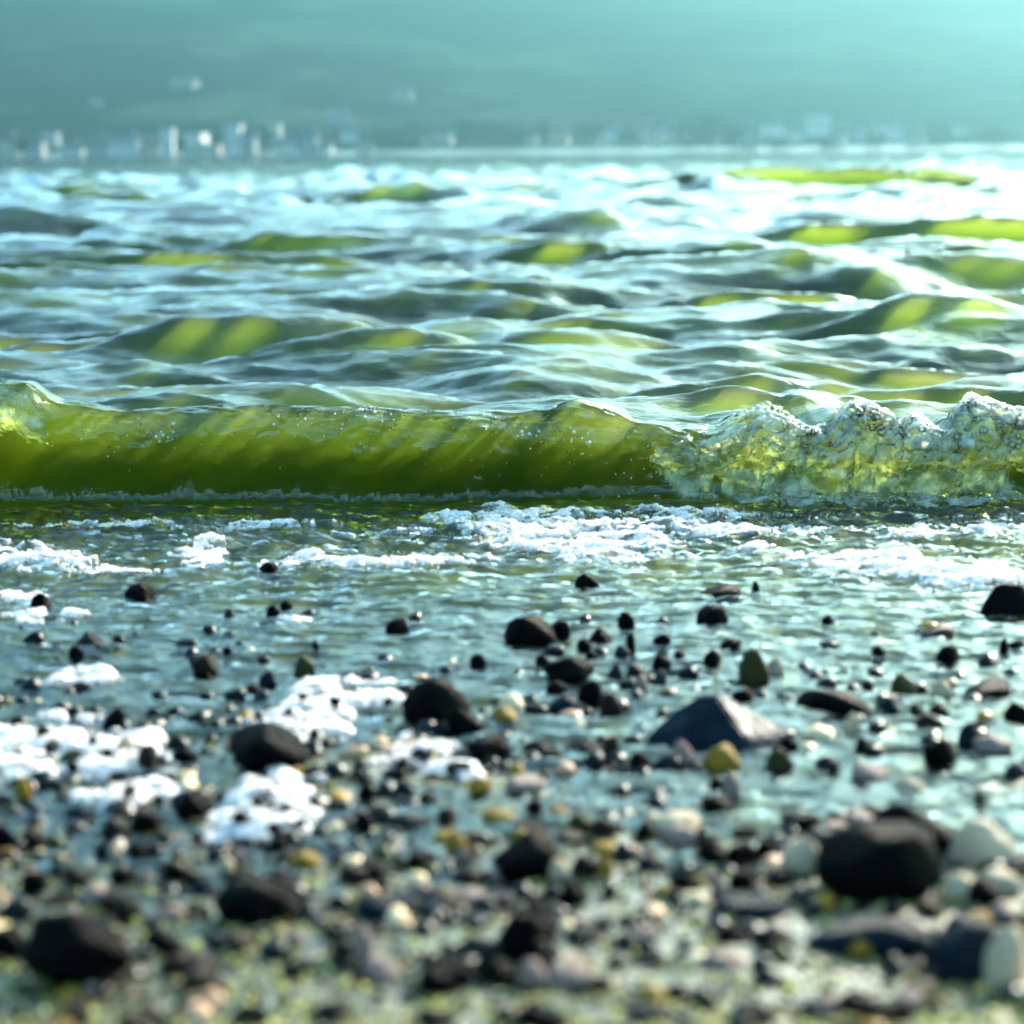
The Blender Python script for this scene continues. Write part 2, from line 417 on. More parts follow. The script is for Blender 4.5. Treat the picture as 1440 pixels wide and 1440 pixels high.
# ------------------------------------------------------------------ hills and far shore
def hill_z(x, y):
    d = y - 812.0
    base = 0.8 + 0.055 * np.clip(d, 0, 150) + 0.02 * np.clip(d - 150, 0, 250)
    ridge = (175 + 22 * fbm(x / 900.0, y / 3000.0 + 2, 2, 200) - 0.03 * x)
    rise = sstep(90, 1250, d) * ridge
    ero = 5 * fbm(x / 200.0, y / 500.0, 4, 210) * sstep(150, 900, d) + 2 * fbm(x / 70.0, y / 70.0, 3, 211) * sstep(90, 300, d)
    return np.where(d < 0, 0.8 + d * 0.1, base + rise + ero)
def hill_mat():
    m, n, l, out = newmat('wooded_hillside')
    tc = n.new('ShaderNodeTexCoord')
    a = noise_node(n, l, 0.009, 6, 0.6, tc.outputs['Object']); b = noise_node(n, l, 0.05, 4, 0.6, tc.outputs['Object'])
    r = ramp(n, l, a.outputs[0], [(0.42, (0.002, 0.006, 0.006)), (0.52, (0.006, 0.013, 0.010)), (0.62, (0.03, 0.05, 0.035))])
    r2 = ramp(n, l, b.outputs[0], [(0.35, (0.5, 0.5, 0.5)), (0.65, (1.3, 1.3, 1.3))])
    mx = n.new('ShaderNodeMix'); mx.data_type = 'RGBA'; mx.blend_type = 'MULTIPLY'; mx.inputs[0].default_value = 1
    l.new(r.outputs[0], mx.inputs[6]); l.new(r2.outputs[0], mx.inputs[7])
    p = n.new('ShaderNodeBsdfPrincipled'); p.inputs['Roughness'].default_value = 1.0; p.inputs['Specular IOR Level'].default_value = 0.0; l.new(mx.outputs[2], p.inputs['Base Color'])
    l.new(p.outputs[0], out.inputs[0]); return m
hr = np.concatenate([np.linspace(800, 1300, 60, endpoint=False), np.linspace(1300, 2600, 70)])
hx = np.linspace(-2000, 2000, 240)
HX, HY = np.meshgrid(hx, hr)
hills = tag(obj('hills', np_mesh('hills', np.stack([HX, HY, hill_z(HX, HY)], -1).reshape(-1, 3), grid_faces(len(hr), len(hx))), hill_mat()), kind='structure')

def plain(name, col, rough=0.8, spec=0.05):
    m, n, l, out = newmat(name)
    tc = n.new('ShaderNodeTexCoord'); no = noise_node(n, l, 0.8, 4, 0.6, tc.outputs['Object'])
    r = ramp(n, l, no.outputs[0], [(0.3, tuple(c * 0.85 for c in col)), (0.7, tuple(min(c * 1.1, .9) for c in col))])
    p = n.new('ShaderNodeBsdfPrincipled'); p.inputs['Roughness'].default_value = rough; p.inputs['Specular IOR Level'].default_value = spec
    l.new(r.outputs[0], p.inputs['Base Color']); l.new(p.outputs[0], out.inputs[0]); return m
WALLS = {'white': plain('white_render', (0.70, 0.68, 0.64)), 'cream': plain('cream_render', (0.58, 0.52, 0.42)), 'grey': plain('grey_render', (0.38, 0.38, 0.38))}
ROOFM = {'slate': plain('slate_roof', (0.08, 0.085, 0.10)), 'brown': plain('brown_roof', (0.16, 0.09, 0.06)), 'white': plain('pale_flat_roof', (0.5, 0.5, 0.48))}
GLASSM = plain('window_glass', (0.03, 0.04, 0.05), 0.1)
LEAF = plain('dark_leaves', (0.03, 0.06, 0.025)); BARK = plain('bark', (0.06, 0.045, 0.03))

def box_vf(x0, x1, y0, y1, z0, z1):
    v = [(x0, y0, z0), (x1, y0, z0), (x1, y1, z0), (x0, y1, z0), (x0, y0, z1), (x1, y0, z1), (x1, y1, z1), (x0, y1, z1)]
    f = [(0, 3, 2, 1), (4, 5, 6, 7), (0, 1, 5, 4), (1, 2, 6, 5), (2, 3, 7, 6), (3, 0, 4, 7)]
    return v, f
def empty(name, loc, rz=0):
    o = bpy.data.objects.new(name, None); C.objects.link(o); o.location = loc; o.rotation_euler = (0, 0, rz); return o
WINME = np_mesh('window', *box_vf(-0.6, 0.6, -0.12, 0.02, -0.75, 0.75), smooth=False); WINME.materials.append(GLASSM)
def on_hill(px, py, y0):
    ys = np.arange(815.0, 2200.0, 1.5); d = ray(px, py)
    hit = hill_z(d[0] * ys, ys) >= CAM_H + d[2] * ys
    return float(ys[np.argmax(hit)]) if hit.any() else float(y0)
def house(px, ptop, pbot, wpx, y, wall, roof, label, rz=0.0, group='houses along the far shore'):
    """px centre and the pixel rows of its roof top and base, standing at distance y"""
    y = on_hill(px, pbot, y); a = at_dist(px, pbot, y); s = y / FPX
    W = wpx * s; Ht = (pbot - ptop) * s; D = W * 0.7
    gz = float(hill_z(np.array(a[0]), np.array(y)))
    r = empty('house', (a[0], y, gz), rz); tag(r, label, 'house', group)
    up_ = max(a[2] - gz, 0.0)
    wall_h = (Ht * (0.66 if roof != 'white' else 0.93)) + up_
    v, f = box_vf(-W / 2, W / 2, -D / 2, D / 2, -3.0, wall_h)
    obj('wall', np_mesh('wall', v, f, False), WALLS[wall], r)
    if roof == 'white':
        v, f = box_vf(-W / 2 - .3, W / 2 + .3, -D / 2 - .3, D / 2 + .3, wall_h + .003, wall_h + Ht * .07)
        obj('roof', np_mesh('roof', v, f, False), ROOFM[roof], r)
    else:
        e = 0.5; t = wall_h + Ht * 0.34
        v = [(-W / 2 - e, -D / 2 - e, wall_h + .003), (W / 2 + e, -D / 2 - e, wall_h + .003), (W / 2 + e, D / 2 + e, wall_h + .003), (-W / 2 - e, D / 2 + e, wall_h + .003), (-W / 2 - e, 0, t), (W / 2 + e, 0, t)]
        me = bpy.data.meshes.new('roof'); me.from_pydata(v, [], [(0, 3, 2, 1), (0, 1, 5, 4), (2, 3, 4, 5), (1, 2, 5), (3, 0, 4)]); me.update()
        rf = obj('roof', me, ROOFM[roof], r)
        v, f = box_vf(W * .3, W * .3 + 1, -0.5, .5, wall_h + 0.5, t + 1.2)
        if wpx > 18: obj('chimney', np_mesh('chimney', v, f, False), WALLS['grey'], rf)
    n = max(1, int(W / 3.2)); m = max(1, int(wall_h / 3.1))
    for j in range(m):
        for i in range(n):
            wnd = obj('window', WINME, None, r); wnd.location = ((i + .5) / n * W - W / 2, -D / 2, wall_h - 1.6 - j * 3.0)
HOUSES = [
    (12, 190, 222, 26, 830, 'cream', 'slate', 'cream house at the far left end of the shore'),
    (52, 196, 224, 22, 824, 'grey', 'slate', 'small grey house near the left end of the far shore'),
    (76, 186, 206, 14, 850, 'white', 'white', 'small white house above the trees near the left end'),
    (102, 205, 223, 26, 822, 'white', 'slate', 'low white house by the water left of the long terrace'),
    (136, 198, 222, 26, 828, 'grey', 'slate', 'grey gabled house between low white house and long terrace'),
    (176, 192, 221, 42, 826, 'white', 'slate', 'long pale terrace house with dark roof on left shore'),
    (212, 198, 221, 22, 824, 'cream', 'brown', 'cream house with brown roof beside the pale terrace'),
    (236, 184, 221, 18, 832, 'white', 'white', 'narrow tall white block standing left of the flats'),
    (268, 188, 206, 44, 850, 'white', 'white', 'flat roofed white block, upper left one of the flats'),
    (286, 206, 220, 46, 824, 'cream', 'white', 'low cream flat roofed building at the waterside flats'),
    (330, 178, 219, 22, 836, 'white', 'white', 'tall white block to the right of the low flats'),
    (352, 184, 219, 18, 838, 'grey', 'slate', 'grey house squeezed between two tall white blocks'),
    (388, 175, 200, 15, 850, 'white', 'white', 'bright narrow white tower block of the town'),
    (404, 196, 219, 26, 826, 'white', 'slate', 'white house with dark roof below the bright tower'),
    (436, 186, 218, 22, 834, 'grey', 'slate', 'grey gabled house right of the bright tower'),
    (458, 200, 218, 18, 826, 'white', 'brown', 'small white house with brown roof in the town'),
    (476, 156, 172, 30, 900, 'grey', 'slate', 'grey house highest on the slope above the town'),
    (492, 178, 200, 22, 850, 'white', 'slate', 'white gabled house near right end of the town'),
    (514, 206, 219, 22, 824, 'white', 'slate', 'last low white house of the town by the water'),
    (566, 126, 142, 26, 1010, 'grey', 'slate', 'lone pale farmhouse high on the middle hillside'),
    (135, 138, 150, 18, 1010, 'grey', 'slate', 'lone pale farmhouse high on the left hillside'),
    (260, 112, 122, 34, 1050, 'grey', 'slate', 'pale grey farmhouse uppermost on the left hillside'),
    (600, 192, 206, 16, 835, 'cream', 'slate', 'small cream cottage left of the white shore cottage'),
    (624, 187, 202, 24, 840, 'white', 'slate', 'white shore cottage standing alone above the green field'),
    (748, 184, 202, 14, 840, 'cream', 'slate', 'narrow cream cottage between two dark trees mid shore'),
    (786, 190, 202, 28, 838, 'cream', 'brown', 'wide low cream barn with brown roof mid shore'),
    (860, 178, 196, 24, 850, 'white', 'slate', 'white house leftmost of the right hand village'),
    (905, 172, 194, 20, 855, 'grey', 'slate', 'grey house second from left of right hand village'),
    (938, 176, 194, 22, 852, 'white', 'slate', 'white gabled house beside the tall dark tree'),
    (1052, 176, 208, 24, 840, 'grey', 'slate', 'grey house just right of the tall dark tree'),
    (1085, 166, 196, 28, 852, 'white', 'slate', 'large white house in middle of right hand village'),
    (1118, 172, 200, 24, 846, 'cream', 'slate', 'cream gabled house in middle of right hand village'),
    (1150, 164, 190, 30, 858, 'white', 'white', 'white flat roofed hotel in the right hand village'),
    (1178, 180, 206, 22, 842, 'white', 'slate', 'white house below the flat roofed hotel'),
    (1212, 170, 198, 26, 850, 'grey', 'slate', 'grey gabled house right of the flat roofed hotel'),
    (1250, 172, 196, 34, 850, 'white', 'slate', 'long white house with dark roof in right village'),
    (1285, 182, 206, 22, 842, 'cream', 'brown', 'cream house with brown roof near right village end'),
    (1345, 172, 190, 18, 856, 'white', 'slate', 'last white house at the right end of the shore'),
]
for hh in HOUSES: house(*hh, rz=random.uniform(-.25, .25))
for i in range(46):
    left = i < 24
    px = random.uniform(10, 520) if left else random.uniform(840, 1350)
    pb = random.uniform(196, 216) - (px - 200) * .006 - (0 if left else 6)
    hgt = random.uniform(6, 11)
    side = 'left' if left else 'right'
    house(px, pb - hgt, pb, random.uniform(9, 17), 840, random.choice(['white', 'grey', 'cream']), random.choice(['slate', 'brown', 'slate']), 'tiny pale house lost in haze among the %s hand town' % side, random.uniform(-.5, .5), group='tiny pale houses of the %s hand town' % side)

def ico(sub):
    import bmesh
    bm = bmesh.new(); bmesh.ops.create_icosphere(bm, subdivisions=sub, radius=1.0)
    v = np.array([q.co[:] for q in bm.verts]); bm.verts.index_update()
    f = np.array([[q.index for q in t.verts] for t in bm.faces]); bm.free(); return v, f
ICO1, ICO2, ICO3, ICO4 = ico(1), ico(2), ico(3), ico(4)

def tree(px, ptop, pbot, wpx, y, label):
    y = on_hill(px, pbot, y); a = at_dist(px, pbot, y); s = y / FPX; Ht = (pbot - ptop) * s * 1.05; W = wpx * s
    gz = float(hill_z(np.array(a[0]), np.array(y)))
    r = empty('tree', (a[0], y, gz)); tag(r, label, 'tree', 'trees along the far shore')
    Ht += max(a[2] - gz, 0)
    rg = np.random.RandomState(int(px))
    ang = np.linspace(0, 2 * np.pi, 8, endpoint=False); v = []; f = []
    for k, (z, q) in enumerate([(-1, .5), (Ht * .4, .32), (Ht * .8, .12)]):
        v += [(q * math.cos(t) + .2 * k, q * math.sin(t), z) for t in ang]
    for k in range(2):
        f += [(k * 8 + i, k * 8 + (i + 1) % 8, k * 8 + 8 + (i + 1) % 8, k * 8 + 8 + i) for i in range(8)]
    obj('trunk', np_mesh('trunk', v, f), BARK, r)
    W *= 1.35; n = 420; u = rg.normal(0, 1, (n, 3)); u /= np.linalg.norm(u, axis=1)[:, None]
    rad = rg.uniform(.35, 1, n) ** .5
    lob = 1 + .3 * np.sin(u[:, 0] * 3 + px) * np.cos(u[:, 2] * 4)
    c = u * (rad * lob)[:, None] * np.array([W / 2, W / 2, Ht * .38]) + np.array([0, 0, Ht * .6])
    q = rg.normal(0, 1, (n, 4, 3)) * .5
    vv = (c[:, None, :] + q).reshape(-1, 3)
    obj('crown', np_mesh('crown', vv, np.arange(n * 4).reshape(-1, 4), False), LEAF, r)
TREES = [(32, 196, 222, 18, 'round dark tree beside the leftmost cream house'), (120, 196, 214, 18, 'dark tree behind the low white house on left shore'),
         (155, 190, 212, 22, 'broad dark tree left of the long terrace'), (252, 192, 214, 14, 'dark tree in front of the white flats'),
         (308, 186, 216, 18, 'tall dark tree between low flats and tall block'), (370, 180, 214, 20, 'tall dark tree left of the bright tower block'),
         (420, 184, 210, 18, 'dark tree right of the bright tower block'), (540, 178, 212, 40, 'broad dark tree just right of the town'),
         (575, 176, 206, 34, 'second broad dark tree right of the town'), (655, 168, 204, 26, 'tall dark tree right of the white shore cottage'),
         (690, 172, 206, 34, 'broad dark tree in middle of far shore'), (722, 174, 206, 30, 'broad dark tree left of the narrow cream cottage'),
         (764, 172, 202, 14, 'slim dark tree right of the narrow cream cottage'), (830, 176, 204, 30, 'dark tree right of the low cream barn'),
         (882, 184, 206, 26, 'dark tree below the first white village house'), (965, 172, 210, 36, 'broad dark tree in the gap before the village'),
         (1000, 160, 212, 34, 'tallest dark tree on the far shore'), (1030, 178, 212, 24, 'dark tree leaning on the tallest tree'),
         (1095, 196, 212, 26, 'dark tree in front of the large white house'), (1160, 194, 210, 26, 'dark tree in front of the flat roofed hotel'),
         (1232, 188, 208, 22, 'dark tree between grey house and long white house'), (1320, 176, 204, 30, 'dark tree near the right end of the shore'),
         (1400, 180, 206, 34, 'rightmost dark tree on the far shore')]
for px, a, b, wd, lb in TREES: tree(px, a, b, wd, 828 if b > 208 else 846, lb)

# ------------------------------------------------------------------ foam
def foam(name, blobs, label, hmax=0.006, res=0.0019, cat='foam', group=None, cells=170, holes=0.25, seed=0, mat=None, edge=0.35, onbed=False):
    """blobs: (px, py, half width px, half height px) ellipses on the water"""
    E = []
    for px, py, rx, ry in blobs:
        c = P(px, py, 0.0); d = c[1]
        near = P(px, py + ry)[1]; far_ = P(px, max(py - ry, 240))[1]
        E.append((c[0], (near + far_) / 2, rx / FPX * d * 1.03, (far_ - near) / 2))
    x0 = min(e[0] - e[2] * 1.3 for e in E); x1 = max(e[0] + e[2] * 1.3 for e in E)
    y0 = min(e[1] - e[3] * 1.4 for e in E); y1 = max(e[1] + e[3] * 1.4 for e in E)
    nx = int((x1 - x0) / res) + 2; ny = int((y1 - y0) / (res * 1.1)) + 2
    gx, gy = np.meshgrid(np.linspace(x0, x1, nx), np.linspace(y0, y1, ny))
    f = np.full(gx.shape, -9.0)
    for cx, cyy, rx, ry in E:
        f = np.maximum(f, 1 - ((gx - cx) / rx) ** 2 - ((gy - cyy) / ry) ** 2)
    hmax = hmax * .55; f = f + edge * 1.5 * fbm(gx * 14, gy * 30, 5, 300 + seed, .6) * 2 - .1
    lace = fbm(gx * 34, gy * 60, 3, 330 + seed) + 0.5 - worley(gx * 60, gy * 90, 7 + seed) * .5
    f = np.where(lace < holes + .22 - 0.42 * np.clip(f, 0, 1), f - 0.8, f)
    fc = np.clip(f, 0, 1)
    wz = surf(gx, gy)[2] if not onbed else np.maximum(bed_height(gx, gy), 0)
    bub = (1 - worley(gx * cells, gy * cells, 3 + seed)) * 0.0022 + (1 - worley(gx * cells * .4, gy * cells * .4, 9 + seed)) * 0.0022
    z = wz + hmax * np.sqrt(fc) * (0.75 + 0.5 * perlin(gx * 20, gy * 30, 310 + seed)) + bub * np.sqrt(fc) - 0.004 * (f <= 0)
    keep = f > -0.02
    v = np.stack([gx, gy, z], -1).reshape(-1, 3)
    F = grid_faces(ny, nx); k = keep.ravel(); F = F[k[F].any(1)]
    used = np.unique(F); mp = -np.ones(len(v), int); mp[used] = np.arange(len(used))
    o = obj(name, np_mesh(name, v[used], mp[F]), mat or FOAM)
    return tag(o, label, cat, group)
G = 'foam left on the shallow water'
foam('foam_patch', [(40, 786, 75, 17), (110, 796, 45, 9), (-60, 780, 80, 18), (170, 802, 50, 5)], 'thick white foam patch at left edge below the wave', .006, group=G, seed=1)
foam('foam_patch', [(283, 772, 34, 13), (283, 790, 26, 6)], 'small round white foam patch right of the left edge patch', .008, group=G, seed=2)
foam('foam_line', [(420, 786, 55, 7), (490, 790, 60, 7), (560, 791, 60, 6), (630, 785, 55, 6), (675, 780, 30, 5)], 'thin curved white foam line in centre left of swash', .006, group=G, seed=3)
foam('foam_patch', [(720, 728, 70, 14), (790, 740, 90, 18), (860, 758, 90, 16), (890, 778, 60, 12), (760, 758, 90, 14), (820, 775, 80, 10), (700, 742, 60, 10), (640, 730, 40, 6)], 'largest white foam sheet under the middle of the wave', .007, group=G, seed=4, holes=.12)
foam('foam_patch', [(940, 736, 80, 9), (1010, 748, 80, 10), (960, 722, 120, 6), (1060, 768, 30, 9)], 'lacy foam sheet right of the largest foam sheet', .006, group=G, seed=5, holes=.35)
foam('foam_line', [(1140, 785, 50, 7), (1200, 793, 70, 10), (1270, 800, 80, 14), (1350, 806, 90, 15), (1440, 812, 90, 12), (1240, 780, 60, 8)], 'long white foam line running to the right edge', .008, group=G, seed=6, holes=.12)
foam('foam_patch', [(1150, 745, 90, 6), (1300, 752, 110, 6), (1400, 745, 80, 6)], 'thin broken foam streaks under the froth at right', .004, group=G, seed=7, holes=.5)
foam('foam_patch', [(35, 836, 42, 8)], 'small foam patch behind dark pebble at left edge', .005, group=G, seed=8)
foam('foam_patch', [(72, 868, 60, 6)], 'flat foam patch below the dark pebble at left', .005, group=G, seed=9)
foam('foam_patch', [(415, 871, 26, 4)], 'tiny foam patch floating in the open shallow water', .004, group=G, seed=10)
foam('foam_patch', [(120, 952, 46, 12)], 'low pale foam dome left of the shallow stones', .012, group=G, seed=11, holes=0)
foam('foam_patch', [(350, 742, 120, 4), (560, 745, 90, 4), (150, 735, 130, 5)], 'broken foam streaks under the left half of wave', .003, group=G, seed=12, holes=.55)
GH = 'foam heaps caught among the stones'
foam('foam_heap', [(50, 1055, 110, 45), (160, 1062, 75, 28)], 'broad foam heap at left edge, pebbles stuck in it', .014, group=GH, seed=21, holes=0.05, edge=.35, onbed=True)
foam('foam_heap', [(430, 1010, 65, 50), (470, 975, 70, 22), (400, 1045, 50, 18)], 'bright foam heap right of the big black stone', .012, group=GH, seed=22, holes=0.05, edge=.4, onbed=True)
foam('foam_heap', [(380, 1140, 85, 45), (330, 1165, 60, 22)], 'domed foam heap just below the big black stone', .020, group=GH, seed=23, holes=0.05, edge=.35, onbed=True)
foam('foam_heap', [(190, 1120, 85, 26)], 'low foam heap between left heap and domed heap', .010, group=GH, seed=24, holes=0.2, edge=.4, onbed=True)
foam('foam_heap', [(590, 1065, 55, 26), (640, 1080, 40, 16)], 'small foam heap below the black boulder pair', .009, group=GH, seed=25, holes=0.1, edge=.3, onbed=True)
foam('foam_heap', [(535, 985, 45, 10)], 'thin foam strip left of the black boulder pair', .008, group=GH, seed=26, onbed=True)

# ------------------------------------------------------------------ froth on the breaking end of the wave
def froth(blobs, label, seed, off=0.005, res=0.0026, mat=None, name='froth', thr=0.1):
    """blobs in wave coordinates (x, y0) with radii; a bubbly crust over the wave surface"""
    blobs = [(b[0], b[1] + YC - 3.045, b[2], b[3] * .78) for b in blobs]
    x0 = min(b[0] - b[2] * 1.5 for b in blobs); x1 = max(b[0] + b[2] * 1.5 for b in blobs)
    y0 = min(b[1] - b[3] * 1.2 for b in blobs); y1 = max(b[1] + b[3] * 1.2 for b in blobs)
    nx = int((x1 - x0) / res); ny = int((y1 - y0) / (res * .7))
    gx, gy = np.meshgrid(np.linspace(x0, x1, nx), np.linspace(y0, y1, ny))
    X, Y, Z = surf(gx, gy)
    p = np.stack([X, Y, Z], -1)
    du = np.gradient(p, axis=1); dv = np.gradient(p, axis=0); nn = np.cross(du, dv)
    nn /= np.linalg.norm(nn, axis=-1)[..., None] + 1e-9
    f = np.full(gx.shape, -9.0)
    for cx, cyy, rx, ry in blobs: f = np.maximum(f, 1 - ((gx - cx) / rx) ** 2 - ((gy - cyy) / ry) ** 2)
    f = np.where(f < -.7, -1.5, f + 0.75 * fbm(gx * 18, gy * 34, 5, 400 + seed, .6) - thr)
    fc = np.sqrt(np.clip(f, 0, 1))
    wu = gx + .010 * perlin(gx * 36, gy * 40, seed + 2); wv = gy + .008 * perlin(gx * 40, gy * 44, seed + 3)
    h = off * fc * (1 + .6 * perlin(gx * 30, gy * 50, 420 + seed)) + fc * ((1 - worley(wu * 170, wv * 260, seed)) * .0020 + (1 - worley(wu * 55, wv * 80, seed + 5) ** 2) * .0035 + .0022 * fbm(gx * 70, gy * 90, 3, seed + 430)) * min(1, off / .005) - .004 * (f <= 0)
    p = p + nn * h[..., None]
    keep = (f > -0.02).ravel(); F = grid_faces(ny, nx); F = F[keep[F].any(1)]
    used = np.unique(F); mp = -np.ones(nx * ny, int); mp[used] = np.arange(len(used))
    return tag(obj(name, np_mesh(name, p.reshape(-1, 3)[used], mp[F]), mat or FROTH), label, 'foam', 'froth riding on the breaking wave')
froth([(.40, 2.97, .11, .10), (.31, 2.985, .09, .05), (.46, 2.95, .07, .08)], 'bubbling green white froth where the wave starts to break', 1)
froth([(.57, 2.97, .10, .11), (.52, 2.93, .07, .06)], 'bubbling froth below the middle lump of breaking wave', 2)
froth([(.70, 2.975, .10, .11), (.82, 2.97, .12, .11)], 'thick pale froth at right end of breaking wave', 3)
froth([(.70, 3.05, .06, .03)], 'bright white foam cap on the right lump of wave', 4, mat=FOAM, thr=-.1)
froth([(.525, 3.05, .04, .025)], 'bright white foam cap on the middle lump of wave', 5, mat=FOAM, thr=0)
froth([(-.76, 3.0, .06, .05), (-.68, 2.99, .03, .03)], 'thin pale foam film on the left end of the wave', 6, off=.0008, thr=.35)

def bubbles(spots, label, seed, mat=None):
    rg = np.random.RandomState(seed); V = []; F = []; k = 0
    bv, bf = ICO2
    for (cx, cyy, sx, sy, n, r0, r1) in spots:
        cyy += (YC - 3.045) if cyy > 2.85 else 0
        xs = rg.normal(cx, sx, n); ys = rg.normal(cyy, sy, n); X, Y, Z = surf(xs, ys)
        rr = r0 * (r1 / r0) ** rg.uniform(0, 1, n) ** 1.8
        for a, b, c, r in zip(X, Y, Z, rr):
            V.append(bv * r + np.array([a, b - r * .3, c + r * .2])); F.append(bf + k); k += len(bv)
    return tag(obj('bubbles', np_mesh('bubbles', np.concatenate(V), np.concatenate(F)), mat or BUBBLE), label, 'bubbles', kind='stuff')
bubbles([(.45, 2.97, .09, .03, 300, .0015, .006), (.62, 2.97, .10, .035, 420, .0015, .008), (.8, 2.97, .08, .03, 200, .0015, .006)], 'clear bubbles in the froth of the breaking wave', 1)
bubbles([(-.50, 2.985, .015, .006, 9, .002, .004), (0.0, 3.0, .05, .004, 12, .002, .0035), (.08, 2.99, .012, .01, 12, .0015, .004), (-.2, 2.99, .3, .03, 50, .001, .0022), (.1, 2.96, .2, .03, 40, .001, .0025), (-.28, 3.005, .03, .006, 20, .0015, .0035)], 'scattered clear bubbles on the smooth green wave face', 2)
bubbles([(-.49, 2.985, .012, .006, 16, .0012, .003), (-.30, 2.99, .02, .006, 14, .001, .0025), (.02, 2.985, .03, .004, 14, .001, .0025), (.10, 2.985, .012, .006, 16, .001, .003), (-.1, 2.97, .35, .012, 60, .0008, .0016), (.2, 2.97, .1, .012, 40, .0008, .0018), (-.2, 3.0, .02, .004, 14, .001, .002)], 'white foam bubbles standing in for glints on the green wave face', 4, FOAM)  # white foam beads added as bright glints on the wave face
bubbles([(.15, 2.63, .10, .015, 200, .0012, .004), (.35, 2.62, .06, .015, 120, .0015, .005), (.6, 2.58, .12, .03, 160, .001, .005)], 'clear bubbles floating on the foam at wave foot', 3)

# ------------------------------------------------------------------ stones
def rock_shape(seed, cuts=0, flat=1.0, base=ICO3, rough=0.16):
    rg = np.random.RandomState(seed); v, f = base; v = v.copy()
    off = rg.uniform(0, 50)
    n = fbm(v[:, 0] * 1.1 + off, v[:, 1] * 1.1 + v[:, 2] * .9, 3, 500) * rough * 1.3
    v = v * (1 + n)[:, None]
    # squarer or rounder
    e = rg.uniform(.75, .88) if cuts == 4 else rg.uniform(.92, 1.1); v = np.sign(v) * np.abs(v) ** e
    if cuts != 4: v[:, :2] *= (1 - rg.uniform(.1, .35) * v[:, 2:3]); v[:, 0] += rg.uniform(-.25, .25) * np.maximum(v[:, 2], 0)
    for _ in range(cuts):
        d = rg.normal(0, 1, 3); d[2] = abs(d[2]) * .8; d /= np.linalg.norm(d); t = rg.uniform(.45, .8)
        q = v @ d - t; v = v - np.outer(np.maximum(q, 0) * .8, d)
    v = v / np.abs(v).max(0)
    return v, f
SHAPES = {}
for kind_, cuts, n in (('round', 0, 4), ('angular', 5, 6), ('block', 4, 4)):
    for i in range(n):
        v, f = rock_shape(1000 + i * 7 + cuts * 100, cuts)
        SHAPES.setdefault(kind_, []).append((v, f))
_cache = {}
def stone_me(kind_, idx, col):
    k = (kind_, idx, col)
    if k not in _cache:
        me = np_mesh('stone', *SHAPES[kind_][idx]); me.materials.append(ST[col]); _cache[k] = me
    return _cache[k]
NST = [0]
def stone(px, pt, pb, wpx, col, label, kind_='angular', name='pebble', group=None, rz=None, tilt=0.0, idx=None, dep=.75):
    NST[0] += 1; k = NST[0]; rg = np.random.RandomState(k * 13)
    b = P(px, pb, 0.0)
    zb = float(bed_height(np.array(b[0]), np.array(b[1])))
    if zb > 0.001: b = P(px, pb, zb)
    s = b[1] / FPX; W = wpx * s; D = W * dep
    H = max((pb - pt) * s - 0.28 * D * (CAM_H / b[1]), 0.22 * W)
    zb = float(bed_height(np.array(b[0]), np.array(b[1] + D / 2)))
    bottom = zb - 0.12 * H; top = max(b[2], zb) + H
    if idx is None: idx = rg.randint(len(SHAPES[kind_]))
    o = obj(name, stone_me(kind_, idx, col)); o.scale = (W / 2 * (1.18 if name == 'rock' and col != 'cream' else 1.05), D / 2, (top - bottom) / 2 * (1.12 if name == 'rock' else 1.03))
    o.location = (b[0], b[1] + D / 2, (top + bottom) / 2)
    o.rotation_euler = (0, tilt, rg.uniform(-.5, .5) if rz is None else rz)
    return tag(o, label, 'rock' if name == 'rock' else 'pebble', group)
